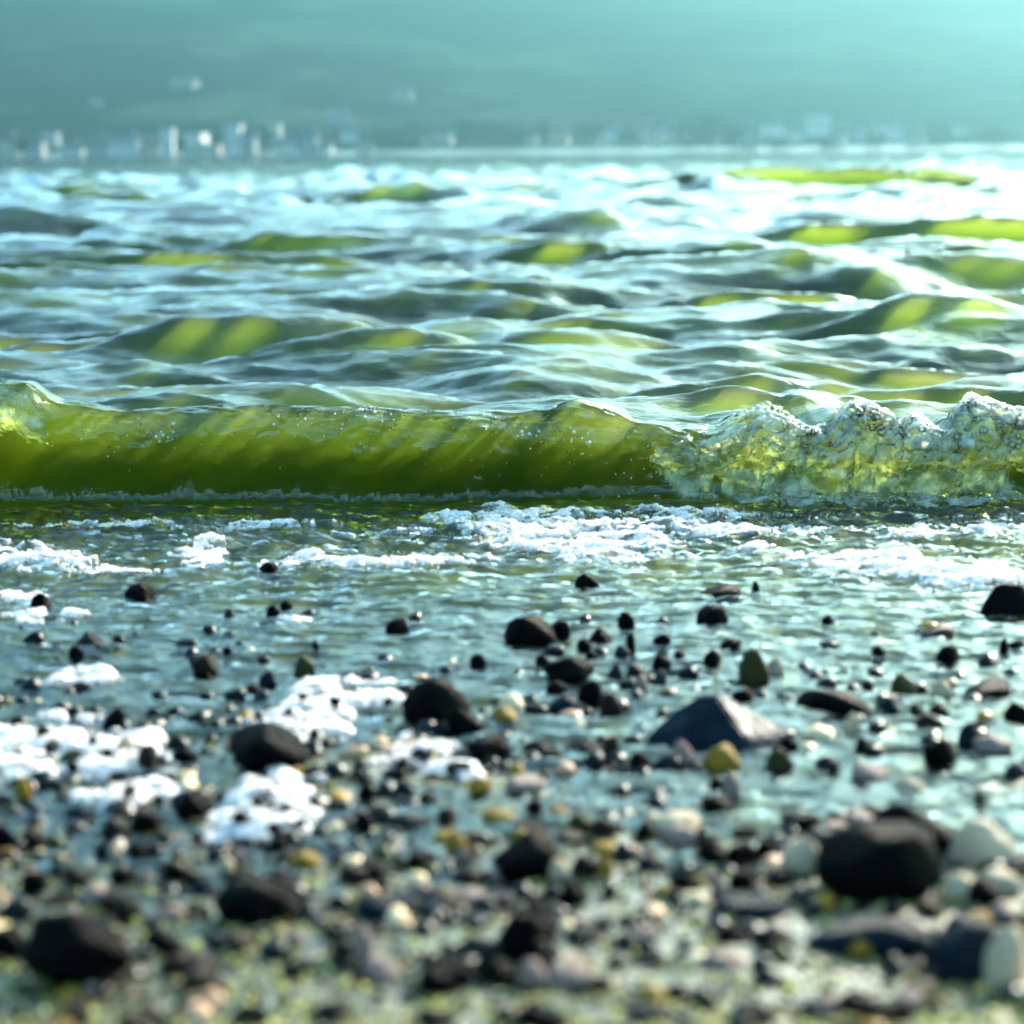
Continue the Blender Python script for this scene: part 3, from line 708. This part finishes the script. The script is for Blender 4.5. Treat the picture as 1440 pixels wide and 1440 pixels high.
# ---- single stones seen in the photograph: px, py top, py bottom, px width, colour, label, shape
S = [
 (376, 791, 807, 30, 'black', 'small black pebble just below the curved foam line', 'block'),
 (197, 821, 839, 50, 'black', 'flat black wedge shaped pebble alone in left shallows', 'angular'),
 (53, 833, 853, 34, 'black', 'black pebble beside the small foam patch at left edge', 'angular'),
 (323, 856, 868, 22, 'grey', 'tiny grey pebble left of the two dark ones in shallows', 'angular'),
 (383, 851, 867, 26, 'black', 'larger of two tiny dark pebbles in left shallows', 'angular'),
 (402, 844, 853, 18, 'black', 'smaller of two tiny dark pebbles in left shallows', 'round'),
 (124, 888, 912, 46, 'grey', 'grey pebble on top of the small pile in left shallows', 'angular'),
 (105, 908, 922, 28, 'black', 'dark pebble at left foot of the small grey pile', 'angular'),
 (139, 905, 916, 26, 'slate', 'bluish pebble at right foot of the small grey pile', 'round'),
 (288, 910, 946, 42, 'brown', 'upright brown pebble with sunlit side in left shallows', 'block'),
 (318, 908, 920, 18, 'black', 'thin dark pebble right of the upright brown one', 'angular'),
 (335, 899, 910, 22, 'black', 'second thin dark pebble right of the upright brown one', 'angular'),
 (427, 922, 950, 38, 'olive', 'olive brown pebble above the bright foam heap', 'block'),
 (443, 898, 916, 11, 'black', 'narrow black pebble standing upright in the shallows', 'round'),
 (374, 942, 962, 28, 'slate', 'blue grey pebble touching a flat dark one', 'angular'),
 (352, 960, 974, 38, 'black', 'flat dark pebble left of the bright foam heap', 'angular'),
 (128, 990, 1014, 42, 'black', 'left pebble of the black pair above left foam heap', 'angular'),
 (158, 992, 1026, 34, 'black', 'right pebble of the black pair above left foam heap', 'block'),
 (258, 1050, 1070, 38, 'black', 'small black pebble left of the big black stone', 'angular'),
 (20, 1022, 1036, 28, 'brown', 'dark pebble stuck in the left foam heap, upper one', 'round'),
 (18, 1052, 1066, 34, 'black', 'dark pebble stuck in the left foam heap, lower one', 'angular'),
 (176, 1034, 1062, 28, 'cream', 'cream pebble at the right end of left foam heap', 'round'),
 (206, 1046, 1082, 32, 'brown', 'dark brown pebble right of the cream one', 'block'),
 (30, 1088, 1126, 26, 'ochre', 'orange pebble below the left foam heap', 'round'),
 (558, 868, 885, 36, 'black', 'black two humped pebble alone in middle shallows', 'angular'),
 (826, 807, 824, 36, 'black', 'black domed pebble below the largest foam sheet', 'round'),
 (787, 872, 896, 32, 'black', 'black pebble touching right side of round black stone', 'block'),
 (673, 919, 938, 32, 'black', 'black pebble alone left of the stone cluster', 'angular'),
 (880, 860, 880, 28, 'black', 'black pebble above the upright sliver', 'block'),
 (888, 880, 914, 15, 'black', 'upright black sliver of stone in middle cluster', 'block'),
 (845, 883, 904, 40, 'black', 'black pointed pebble left of the upright sliver', 'angular'),
 (822, 896, 911, 26, 'black', 'small black pebble left of the black pointed one', 'round'),
 (931, 890, 909, 36, 'black', 'black angular pebble right of the upright sliver', 'angular'),
 (875, 908, 919, 24, 'grey', 'flat grey pebble at foot of the upright sliver', 'round'),
 (832, 915, 925, 18, 'black', 'tiny black pebble above the domed dark stone', 'round'),
 (763, 920, 938, 26, 'black', 'black pebble left of the domed dark stone', 'angular'),
 (931, 920, 938, 32, 'black', 'round black pebble in right half of middle cluster', 'round'),
 (957, 914, 926, 26, 'black', 'small black pebble between cluster and ochre edged stone', 'round'),
 (895, 933, 950, 34, 'brown', 'brown domed pebble in the middle cluster', 'round'),
 (926, 940, 966, 26, 'grey', 'grey upright pebble in the middle cluster', 'block'),
 (902, 946, 972, 22, 'glinting', 'sun-tinted pebble in the middle cluster', 'round'),
 (866, 928, 950, 22, 'grey', 'small grey pebble right of the domed dark stone', 'angular'),
 (785, 958, 972, 36, 'black', 'flat black pebble under the domed dark stone', 'round'),
 (830, 954, 986, 46, 'black', 'black pebble below right of the domed dark stone', 'angular'),
 (859, 970, 1000, 36, 'brown', 'dark brown pebble at lower right of middle cluster', 'round'),
 (796, 977, 1000, 52, 'slate', 'flat slate pebble at lower left of middle cluster', 'angular'),
 (708, 992, 1016, 46, 'ochre', 'ochre pebble right of the black boulder pair', 'angular'),
 (575, 1040, 1053, 32, 'ochre', 'small ochre pebble below the black boulder pair', 'round'),
 (760, 1040, 1064, 62, 'black', 'left half of the long black ridge of pebbles', 'angular'),
 (822, 1041, 1062, 80, 'black', 'right half of the long black ridge of pebbles', 'angular'),
 (860, 1034, 1062, 26, 'brown', 'brown pebble at the right end of the black ridge', 'block'),
 (648, 1068, 1092, 42, 'black', 'black pebble over the small foam heap', 'angular'),
 (1012, 820, 838, 64, 'black', 'flat black stone leftmost in the right shallows', 'block'),
 (1064, 817, 830, 15, 'slate', 'tiny slate pebble right of the flat black stone', 'round'),
 (1003, 851, 878, 46, 'black', 'black pebble with pale right side in right shallows', 'block'),
 (1166, 858, 882, 20, 'black', 'small upright black pebble in the right shallows', 'block'),
 (1322, 875, 896, 50, 'brown', 'long brown pebble below the black block at right', 'block'),
 (1340, 906, 931, 42, 'black', 'black diamond shaped pebble at right', 'angular'),
 (1413, 895, 917, 15, 'black', 'narrow black upright pebble near right edge', 'round'),
 (1436, 900, 914, 34, 'black', 'flat black pebble cut by the right edge', 'angular'),
 (1236, 907, 922, 22, 'black', 'tiny black pebble in open water right of centre', 'round'),
 (1030, 899, 914, 34, 'black', 'flat black pebble above the ochre edged stone', 'block'),
 (1003, 912, 936, 28, 'black', 'black pebble left of the ochre edged stone', 'round'),
 (1092, 922, 950, 26, 'cream', 'bright cream pebble leaning on the ochre edged stone', 'round'),
 (1045, 968, 986, 42, 'black', 'black pebble resting behind the slate pyramid', 'angular'),
 (1250, 974, 1000, 42, 'slate', 'slate pebble below the round dark one at right', 'angular'),
 (1273, 946, 978, 46, 'olive', 'round dark olive pebble right of the long low hump', 'round'),
 (1395, 951, 982, 66, 'black', 'wide black pebble near the right edge', 'block'),
 (1435, 987, 1014, 42, 'black', 'black pebble cut by the right edge', 'round'),
 (1312, 1004, 1026, 46, 'brown', 'brown domed pebble above the black rounded block', 'round'),
 (1322, 989, 1004, 32, 'brown', 'smaller brown pebble behind the brown domed one', 'round'),
 (1290, 988, 1003, 26, 'grey', 'small grey pebble left of the brown domed ones', 'round'),
 (1200, 1000, 1030, 22, 'cream', 'small upright cream pebble below the low hump', 'round'),
 (1222, 1002, 1014, 26, 'slate', 'small slate pebble below the low hump', 'round'),
 (1362, 1012, 1050, 30, 'slate', 'upright slate pebble right of black rounded block', 'angular'),
 (1380, 1012, 1030, 26, 'brown', 'brown pebble right of the upright slate pebble', 'round'),
 (1400, 1035, 1058, 60, 'glinting', 'flat sun-tinted pebble near the right edge', 'round'),
 (1325, 955, 980, 32, 'cream', 'cream pebble left of the wide black one', 'round'),
 (960, 1038, 1072, 36, 'glinting', 'sun-tinted pebble in front of the slate pyramid', 'round'),
 (1018, 1044, 1080, 54, 'ochre', 'yellow ochre pebble in front of the slate pyramid', 'round'),
 (1100, 1050, 1084, 46, 'olive', 'dark olive pebble at right foot of slate pyramid', 'round'),
 (900, 1056, 1082, 42, 'black', 'black pebble at left foot of the slate pyramid', 'round'),
 (1028, 1084, 1124, 34, 'glinting', 'upright pink pebble behind the small black dome', 'block'),
 (1010, 1084, 1106, 30, 'black', 'black pebble under the yellow ochre one', 'angular'),
 (1010, 1116, 1144, 60, 'black', 'small black dome below the yellow ochre pebble', 'round'),
 (1165, 1062, 1082, 38, 'grey', 'flat grey pebble in the still pool', 'round'),
 (1110, 1036, 1052, 32, 'black', 'dark pebble touching the slate pyramid', 'round'),
 (1215, 1036, 1052, 28, 'black', 'small black pebble at the upper edge of the pool', 'round'),
 (1226, 1078, 1093, 66, 'glinting', 'flat sun-tinted pebble in the still pool', 'round'),
 (1281, 1093, 1109, 48, 'cream', 'flat cream pebble in the still pool', 'round'),
 (1380, 1112, 1126, 22, 'olive', 'tiny olive pebble in the still pool', 'round'),
 (1432, 1072, 1092, 34, 'grey', 'grey pebble cut by the right edge of pool', 'round'),
 (1130, 1144, 1168, 62, 'black', 'flat black pebble left of the biggest boulder', 'block'),
 (1052, 1162, 1180, 50, 'black', 'flat dark oval pebble above the stack of black ones', 'round'),
 (985, 1166, 1188, 30, 'black', 'small black pebble left of the dark oval one', 'round'),
 (910, 1152, 1187, 40, 'black', 'black pebble at left end of the cream slab', 'angular'),
 (954, 1144, 1172, 72, 'cream', 'cream slab shaped pebble below the still pool', 'block'),
 (1045, 1182, 1216, 46, 'black', 'black pebble below the dark oval one', 'angular'),
 (1076, 1180, 1210, 36, 'black', 'black pebble right of another below dark oval one', 'block'),
 (968, 1226, 1262, 52, 'black', 'black pebble left of the pink pair', 'round'),
 (1010, 1226, 1262, 26, 'glinting', 'left one of the pink pebble pair', 'round'),
 (1068, 1240, 1276, 26, 'glinting', 'right one of the pink pebble pair', 'round'),
 (1045, 1222, 1256, 50, 'black', 'black pebble between the pink pair', 'angular'),
 (1100, 1222, 1250, 50, 'brown', 'dark brown pebble right of the pink pair', 'angular'),
 (915, 1200, 1226, 46, 'grey', 'grey pebble below the cream slab', 'angular'),
 (1352, 1226, 1270, 56, 'cream', 'cream pebble right of the biggest boulder', 'round'),
 (1120, 1196, 1226, 40, 'cream', 'cream pebble under the pale block', 'round'),
 (1062, 1270, 1300, 120, 'slate', 'low slate shelf below the pink pair', 'angular'),
 (785, 1134, 1150, 34, 'ochre', 'orange pebble in the middle of lower beach', 'round'),
 (816, 1140, 1172, 42, 'olive', 'yellow olive pebble right of the orange one', 'round'),
 (806, 1170, 1188, 60, 'brown', 'flat brown pebble below the yellow olive one', 'round'),
 (850, 1146, 1180, 44, 'brown', 'dark brown pebble right of the yellow olive one', 'round'),
 (700, 1138, 1156, 56, 'ochre', 'flat orange pebble above the black stacked block', 'round'),
 (676, 1092, 1118, 40, 'ochre', 'bright yellow pebble right of small foam heap', 'round'),
 (738, 1088, 1116, 66, 'glinting', 'long pale pink pebble right of the bright yellow one', 'angular'),
 (752, 1122, 1146, 30, 'black', 'small black pebble above the black stacked block', 'round'),
 (742, 1150, 1172, 60, 'black', 'black pebble on top of the black stacked block', 'angular'),
 (786, 1206, 1238, 32, 'cream', 'cream pebble right of the black stacked block', 'round'),
 (824, 1202, 1232, 50, 'brown', 'dark pebble with yellow neighbour on lower beach', 'block'),
 (852, 1200, 1236, 24, 'ochre', 'yellow pebble beside a dark one on lower beach', 'round'),
 (642, 1166, 1198, 38, 'ochre', 'dark ochre pebble left of the black stacked block', 'round'),
 (652, 1190, 1212, 26, 'glinting', 'pale pink pebble under the dark ochre one', 'round'),
 (592, 1188, 1222, 52, 'black', 'black angular pebble left of the dark ochre one', 'angular'),
 (665, 1216, 1242, 70, 'brown', 'flat dark pebble below the pale pink one', 'angular'),
 (700, 1220, 1240, 26, 'glinting', 'small pink pebble right of the flat dark one', 'round'),
 (530, 1214, 1242, 78, 'black', 'flat black pebble left of the black angular one', 'round'),
 (494, 1212, 1234, 30, 'glinting', 'small pink pebble left of the flat black one', 'round'),
 (580, 1146, 1164, 60, 'grey', 'flat grey pebble above the black angular one', 'round'),
 (630, 1134, 1158, 36, 'brown', 'brown pebble above the dark ochre one', 'angular'),
 (600, 1114, 1134, 40, 'black', 'small black pebble in the wet gravel, centre left', 'angular'),
 (515, 1100, 1130, 36, 'black', 'small black pebble right of the domed foam heap', 'angular'),
 (512, 1140, 1166, 34, 'black', 'black pebble below another, right of foam dome', 'round'),
 (548, 1258, 1300, 106, 'slate', 'long dark slate pebble on the lower beach', 'angular'),
 (590, 1240, 1262, 36, 'glinting', 'sun-tinted pebble over the long dark slate one', 'round'),
 (806, 1240, 1282, 52, 'black', 'black pointed pebble in centre of lower beach', 'angular'),
 (675, 1314, 1360, 74, 'grey', 'round dark grey stone touching black pillar stone', 'round'),
 (748, 1346, 1394, 48, 'glinting', 'pale pink stone below the black pillar stone', 'round'),
 (700, 1350, 1396, 70, 'black', 'black stone left of the pale pink one', 'angular'),
 (508, 1296, 1356, 36, 'glinting', 'upright pale stone on the lower left beach', 'round'),
 (480, 1312, 1356, 44, 'black', 'black stone left of the upright pale stone', 'angular'),
 (430, 1254, 1284, 66, 'black', 'black pebble right of the black mound', 'angular'),
 (404, 1246, 1272, 24, 'glinting', 'pink pebble between black mound and black pebble', 'round'),
 (226, 1308, 1348, 70, 'black', 'black stone right of the largest left boulder', 'round'),
 (170, 1320, 1352, 28, 'glinting', 'pink pebble at right foot of largest left boulder', 'round'),
 (414, 1308, 1334, 28, 'glinting', 'small pink pebble below the black mound', 'round'),
 (172, 1212, 1244, 42, 'black', 'black pebble above the largest left boulder', 'block'),
 (202, 1222, 1246, 24, 'glinting', 'pink pebble right of the black one above boulder', 'round'),
 (104, 1218, 1246, 52, 'brown', 'dark pebble above left of the largest left boulder', 'round'),
 (44, 1226, 1262, 44, 'black', 'black pebble near the left edge of lower beach', 'block'),
 (176, 1262, 1300, 48, 'brown', 'brown pebble just right above largest left boulder', 'angular'),
 (246, 1212, 1240, 44, 'black', 'left of two black pebbles above the black mound', 'round'),
 (276, 1222, 1248, 40, 'black', 'right of two black pebbles above the black mound', 'block'),
 (334, 1188, 1216, 26, 'glinting', 'pink pebble below the domed foam heap', 'round'),
 (316, 1204, 1228, 26, 'cream', 'cream pebble beside pink one below foam dome', 'round'),
 (268, 1112, 1152, 64, 'black', 'black stone left of the domed foam heap', 'angular'),
 (314, 1112, 1130, 36, 'black', 'flat black pebble on the domed foam heap', 'round'),
 (200, 1140, 1168, 52, 'black', 'black pebble below the low foam heap', 'angular'),
 (160, 1148, 1176, 50, 'brown', 'dark brown pebble below the low foam heap', 'round'),
 (110, 1130, 1150, 50, 'slate', 'slate pebble left below the low foam heap', 'angular'),
 (42, 1162, 1190, 44, 'brown', 'dark brown pebble near left edge below the foam', 'round'),
 (4, 1160, 1192, 36, 'black', 'black pebble cut by the left edge below foam', 'round'),
 (146, 1186, 1204, 44, 'slate', 'flat slate pebble in the left wet gravel', 'angular'),
 (160, 1184, 1204, 20, 'cream', 'small cream pebble in the left wet gravel', 'round'),
 (8, 1298, 1350, 60, 'black', 'black stone cut by the left edge', 'round'),
 (92, 1392, 1412, 44, 'ochre', 'ochre pebble below the largest left boulder', 'angular'),
 (130, 1382, 1404, 28, 'glinting', 'pink pebble under the largest left boulder', 'round'),
 (350, 1412, 1450, 66, 'black', 'black stone at the bottom edge, left', 'angular'),
 (610, 1420, 1450, 60, 'black', 'black stone at the bottom edge, centre', 'angular'),
 (1060, 1410, 1448, 70, 'black', 'black stone at the bottom edge, right', 'round'),
 (1390, 1234, 1280, 62, 'black', 'black angular stone right of the biggest boulder', 'angular'),
]
for px, a, b, wd, col, lb, kd in S:
    stone(px, a, b, wd, col, lb, kd, group='wet pebbles scattered over the beach')
R = [
 (744, 865, 905, 72, 'black', 'round black stone standing in middle shallows', 'round', {}),
 (1421, 822, 862, 84, 'black', 'square black block at right edge in the shallows', 'block', {'dep': .5}),
 (802, 924, 960, 68, 'black', 'domed dark stone at top of the middle cluster', 'round', {}),
 (1062, 914, 960, 44, 'olive', 'dark stone with bright ochre edge in right shallows', 'angular', {}),
 (1174, 970, 1001, 106, 'black', 'long low black hump right of the slate pyramid', 'round', {'dep': .5}),
 (616, 956, 1020, 92, 'black', 'larger boulder of the black boulder pair', 'angular', {}),
 (651, 998, 1030, 56, 'black', 'smaller boulder of the black boulder pair', 'round', {}),
 (685, 1034, 1070, 68, 'black', 'black pointed stone below the black boulder pair', 'angular', {}),
 (366, 1014, 1086, 124, 'black', 'big black pointed stone beside the bright foam heap', 'angular', {}),
 (1328, 1028, 1076, 50, 'black', 'black rounded block at the pool edge', 'block', {}),
 (1244, 1160, 1272, 168, 'black', 'biggest black boulder at lower right', 'block', {'rz': 0.0}),
 (1284, 1130, 1214, 120, 'black', 'round black boulder resting behind biggest boulder', 'round', {}),
 (1130, 1168, 1232, 66, 'cream', 'pale cream block touching biggest boulder on left', 'angular', {'dep': .5}),
 (1385, 1155, 1226, 120, 'cream', 'long pale cream rock behind round black boulder', 'angular', {'rz': -.5, 'idx': 2}),
 (1412, 1216, 1262, 66, 'cream', 'pale rock at right edge below the long pale rock', 'angular', {}),
 (1235, 1284, 1348, 180, 'slate', 'long dark slate rock under the biggest boulder', 'angular', {'dep': .45, 'rz': 0.05}),
 (1364, 1296, 1382, 124, 'slate', 'tilted blue slate slab at lower right', 'angular', {'tilt': -.35, 'rz': .3}),
 (1428, 1300, 1402, 84, 'cream', 'pale cream rock cut by right edge, lower right', 'angular', {}),
 (738, 1164, 1238, 84, 'black', 'black stacked block in middle of lower beach', 'block', {}),
 (736, 1282, 1352, 84, 'black', 'black pillar stone on the lower beach', 'block', {}),
 (360, 1238, 1308, 120, 'black', 'black mound on the lower left beach', 'angular', {}),
 (92, 1282, 1396, 172, 'black', 'largest black boulder at lower left', 'round', {'idx': 1}),
]
for px, a, b, wd, col, lb, kd, kw in R:
    stone(px, a, b, wd, col, lb, kd, name='rock', group='larger rocks on the beach', **kw)

# pebbles stuck in the foam heaps
HP = [(70, 1050, 26), (100, 1078, 22), (150, 1058, 18), (58, 1026, 20), (128, 1040, 16), (405, 1000, 16), (440, 1032, 20), (470, 985, 18), (425, 978, 14),
      (360, 1126, 20), (400, 1136, 24), (335, 1150, 26), (420, 1158, 20), (180, 1112, 24), (222, 1124, 20), (600, 1060, 18), (566, 1072, 20), (632, 1078, 18), (545, 986, 16), (384, 1164, 22)]
HN = ['broad left foam heap', 'broad left foam heap', 'broad left foam heap', 'broad left foam heap', 'broad left foam heap',
      'bright foam heap', 'bright foam heap', 'bright foam heap', 'bright foam heap', 'domed foam heap', 'domed foam heap', 'domed foam heap', 'domed foam heap',
      'low foam heap', 'low foam heap', 'small foam heap', 'small foam heap', 'small foam heap', 'thin foam strip', 'domed foam heap']
SIDE = ['in the middle of', 'at the lower edge of', 'at the right end of', 'at the top of', 'at the upper right of', 'on the left side of', 'at the foot of', 'on the right side of',
        'at the top of', 'at the upper left of', 'at the upper right of', 'at the left foot of', 'at the right foot of', 'on the left side of', 'on the right side of', 'at the top of', 'on the left side of',
        'on the right side of', 'in', 'at the front foot of']
for (px, py, wd), hn, sd_ in zip(HP, HN, SIDE):
    NST[0] += 1
    b = P(px, py, 0.014); q = wd / FPX * b[1] / 2
    cc = ['black', 'brown', 'black', 'grey', 'black'][NST[0] % 5]
    o = obj('pebble', stone_me('round', NST[0] % 4, cc)); o.scale = (q * 1.1, q, q * .9)
    o.location = (b[0], b[1] + q, .012); o.rotation_euler = (0, .2, NST[0])
    tag(o, 'small %s pebble stuck %s the %s' % (cc, sd_, hn), 'pebble', 'small pebbles stuck in the ' + hn)

# the slate pyramid, its faces traced as a solid
def slate_pyramid():
    c = P(1012, 1052); s = c[1] / FPX
    def q(dx, dy, dz): return (dx * s, dy, dz)
    v = [q(-112, .010, -.006), q(-40, -.012, -.006), q(22, -.020, -.006), q(84, .000, -.006), q(116, .022, -.006), q(60, .085, -.006), q(-70, .080, -.006),
         q(-104, .018, .006), q(-52, .004, .016), q(38, -.004, .010), q(104, .024, .007),
         q(-28, .030, .037), q(2, .026, .038), q(12, .042, .036), q(-14, .050, .035), q(60, .030, .020), q(-66, .030, .022)]
    f = [(0, 1, 8, 7), (1, 2, 9, 8), (2, 3, 9), (3, 4, 10, 9), (8, 9, 12, 11), (7, 8, 16), (8, 11, 16), (9, 15, 12), (9, 10, 15), (12, 15, 13),
         (11, 12, 13, 14), (15, 10, 5, 13), (10, 4, 5), (13, 5, 14), (14, 5, 6), (14, 6, 16), (11, 14, 16), (16, 6, 7), (7, 6, 0)]
    me = bpy.data.meshes.new('rock'); me.from_pydata(v, [], f); me.update()
    import bmesh
    bm = bmesh.new(); bm.from_mesh(me); bmesh.ops.recalc_face_normals(bm, faces=bm.faces)
    bmesh.ops.bevel(bm, geom=bm.edges[:], offset=.0016, segments=2, affect='EDGES'); bmesh.ops.triangulate(bm, faces=bm.faces)
    bmesh.ops.subdivide_edges(bm, edges=bm.edges, cuts=2, use_grid_fill=True)
    for vv in bm.verts:
        n_ = float(fbm(np.array(vv.co.x * 60), np.array(vv.co.y * 60 + vv.co.z * 50), 3, 600)); vv.co += Vector((n_, n_, n_)) * .0006
    bm.to_mesh(me); bm.free()
    for p_ in me.polygons: p_.use_smooth = False
    o = obj('rock', me, ST['slate']); o.location = (c[0], c[1], 0)
    tag(o, 'large blue grey slate rock shaped like a low pyramid', 'rock', 'larger rocks on the beach')
slate_pyramid()

# ---- the rest: pebbles one by one up to the limit, then gravel joined
def ground_z(x, y): return np.maximum(bed_height(x, y), -.004)
taken = [(P(q[0], q[2])[0], P(q[0], q[2])[1] + q[3] / FPX * .5 * P(q[0], q[2])[1], q[3] / FPX * P(q[0], q[2])[1] * .5) for q in S + [r_[:7] for r_ in R]]
rg = np.random.RandomState(5)
pool = []
while len(pool) < 3100:
    y = rg.uniform(1.0, 2.05) if rg.rand() < .93 else rg.uniform(2.0, 2.4)
    x = rg.uniform(-.52, .52) * y
    dens = sstep(2.0, 1.35, y) * (1 - .55 * sstep(1.22, 1.08, y)) + .35 * max(0, perlin(np.array(x * 5.), np.array(y * 5.), 701)) + .03
    pool_px = 720 + x / y * FPX
    if 1040 < pool_px < 1480 and 1.40 < y < 1.56: dens *= .07          # the still pool stays open
    if 560 < pool_px < 1050 and 1.42 < y < 1.50: dens *= .5
    if rg.rand() > dens: continue
    r = .0035 + .0115 * rg.rand() ** 2.4
    if any((x - a) ** 2 + (y - b) ** 2 < (c_ * .9 + r * .4) ** 2 for a, b, c_ in taken): continue
    pool.append((x, y, r))
pool.sort(key=lambda t: -t[2] / t[1] * (1.0 if abs(t[0] / t[1]) < .275 else .01))
NIND = 300 - NST[0] - 1
MX = []
for kind_ in ('round', 'angular', 'block'):
    for v, f in SHAPES[kind_][:3]:
        me = np_mesh('pebble', v, f); me.materials.append(ST['black']); MX.append(me)
PM = []
for kind_ in ('round', 'angular'):
    for i in range(3):
        for col, lab in (('black', 'small black pebble'), ('black', 'small black pebble'), ('black', 'small black pebble'), ('slate', 'small slate blue pebble'), ('brown', 'small dark brown pebble'), ('grey', 'small grey wet pebble'),
                         ('black', 'small black pebble'), ('brown', 'small dark brown pebble'), ('black', 'small black pebble'), ('ochre', 'small ochre wet pebble'), ('glinting', 'small sun-tinted wet pebble'), ('olive', 'small olive wet pebble')):
            PM.append((stone_me(kind_, i, col), lab))
NEAR = [(q[5], t_[0], t_[1]) for q, t_ in zip(S + [r_[:7] for r_ in R], taken) if len(q[5].split()) <= 7]
small = []
for x, y, r in pool[:NIND]:
    me, lab = PM[rg.randint(len(PM))]
    o = obj('pebble', me)
    asp = rg.uniform(.4, .75); o.scale = (r, r * rg.uniform(.7, 1), r * asp)
    o.rotation_euler = (rg.uniform(-.3, .3), rg.uniform(-.3, .3), rg.uniform(0, 6.28))
    z = float(ground_z(np.array(x), np.array(y))); o.location = (x, y, z + r * asp * .45)
    best = min(NEAR, key=lambda q: (q[1] - x) ** 2 + (q[2] - y) ** 2)
    dx, dy = x - best[1], y - best[2]
    rel = ('right of' if dx > 0 else 'left of') if abs(dx) > abs(dy) * .6 else ('behind' if dy > 0 else 'in front of')
    small.append((o, '%s %s the %s' % (lab, rel, best[0])))
cnt = {}
for o, lb in small: cnt[lb] = cnt.get(lb, 0) + 1
for o, lb in small: tag(o, lb, 'pebble', lb if cnt[lb] > 1 else 'small wet pebbles between the larger ones')

def joined(name, pts, base, mat, seed):
    rg = np.random.RandomState(seed); bv, bf = base; V = []; F = []; k = 0
    shp = [rock_shape(3000 + i, 3 if i % 2 else 0, base=base, rough=.2)[0] for i in range(8)]
    shl = [rock_shape(3000 + i, 3 if i % 2 else 0, base=ICO1, rough=.2)[0] for i in range(8)]
    for x, y, r, z in pts:
        small_ = r < .0055
        v = (shl if small_ else shp)[rg.randint(8)] * np.array([r, r * rg.uniform(.6, 1), r * rg.uniform(.4, .8)])
        a, t = rg.uniform(0, 6.28), rg.uniform(-.4, .4)
        ca, sa, ct, s_ = math.cos(a), math.sin(a), math.cos(t), math.sin(t)
        v = v @ np.array([[ct, 0, -s_], [0, 1, 0], [s_, 0, ct]]) @ np.array([[ca, sa, 0], [-sa, ca, 0], [0, 0, 1]])
        V.append(v + np.array([x, y, z])); F.append((ICO1[1] if small_ else bf) + k); k += len(v)
    return obj(name, np_mesh(name, np.concatenate(V), np.concatenate(F)), mat)
pts = [(x, y, r, float(ground_z(np.array(x), np.array(y))) + r * .25) for x, y, r in pool[NIND:]]
tag(joined('small_pebbles', pts, ICO2, MIXED, 1), 'small mixed pebbles strewn between the larger ones', 'pebbles', kind='stuff')
n = 16000
y = 1.0 + 1.1 * rg.rand(n) ** 1.7; x = rg.uniform(-.52, .52, n) * y
r = .0014 + .0026 * rg.rand(n) ** 2
zb = bed_height(x, y)
keep = (zb > -.006)
pts = list(zip(x[keep], y[keep], r[keep], zb[keep] + r[keep] * .2))
tag(joined('gravel', pts, ICO1, GRAVELM, 2), 'fine olive and tan gravel of the beach', 'gravel', kind='stuff')


# ------------------------------------------------------------------ haze
v, f = box_vf(-2200, 2200, -6, 2700, -4.5, 265)
m, n, l, out = newmat('haze_air')
pv = n.new('ShaderNodeVolumePrincipled'); pv.inputs['Density'].default_value = 0.0009
pv.inputs['Color'].default_value = (0.078, 0.158, 0.180, 1); pv.inputs['Anisotropy'].default_value = 0.78
l.new(pv.outputs[0], out.inputs['Volume'])
hz = obj('haze', np_mesh('haze', v, f, False), m); tag(hz, kind='stuff')
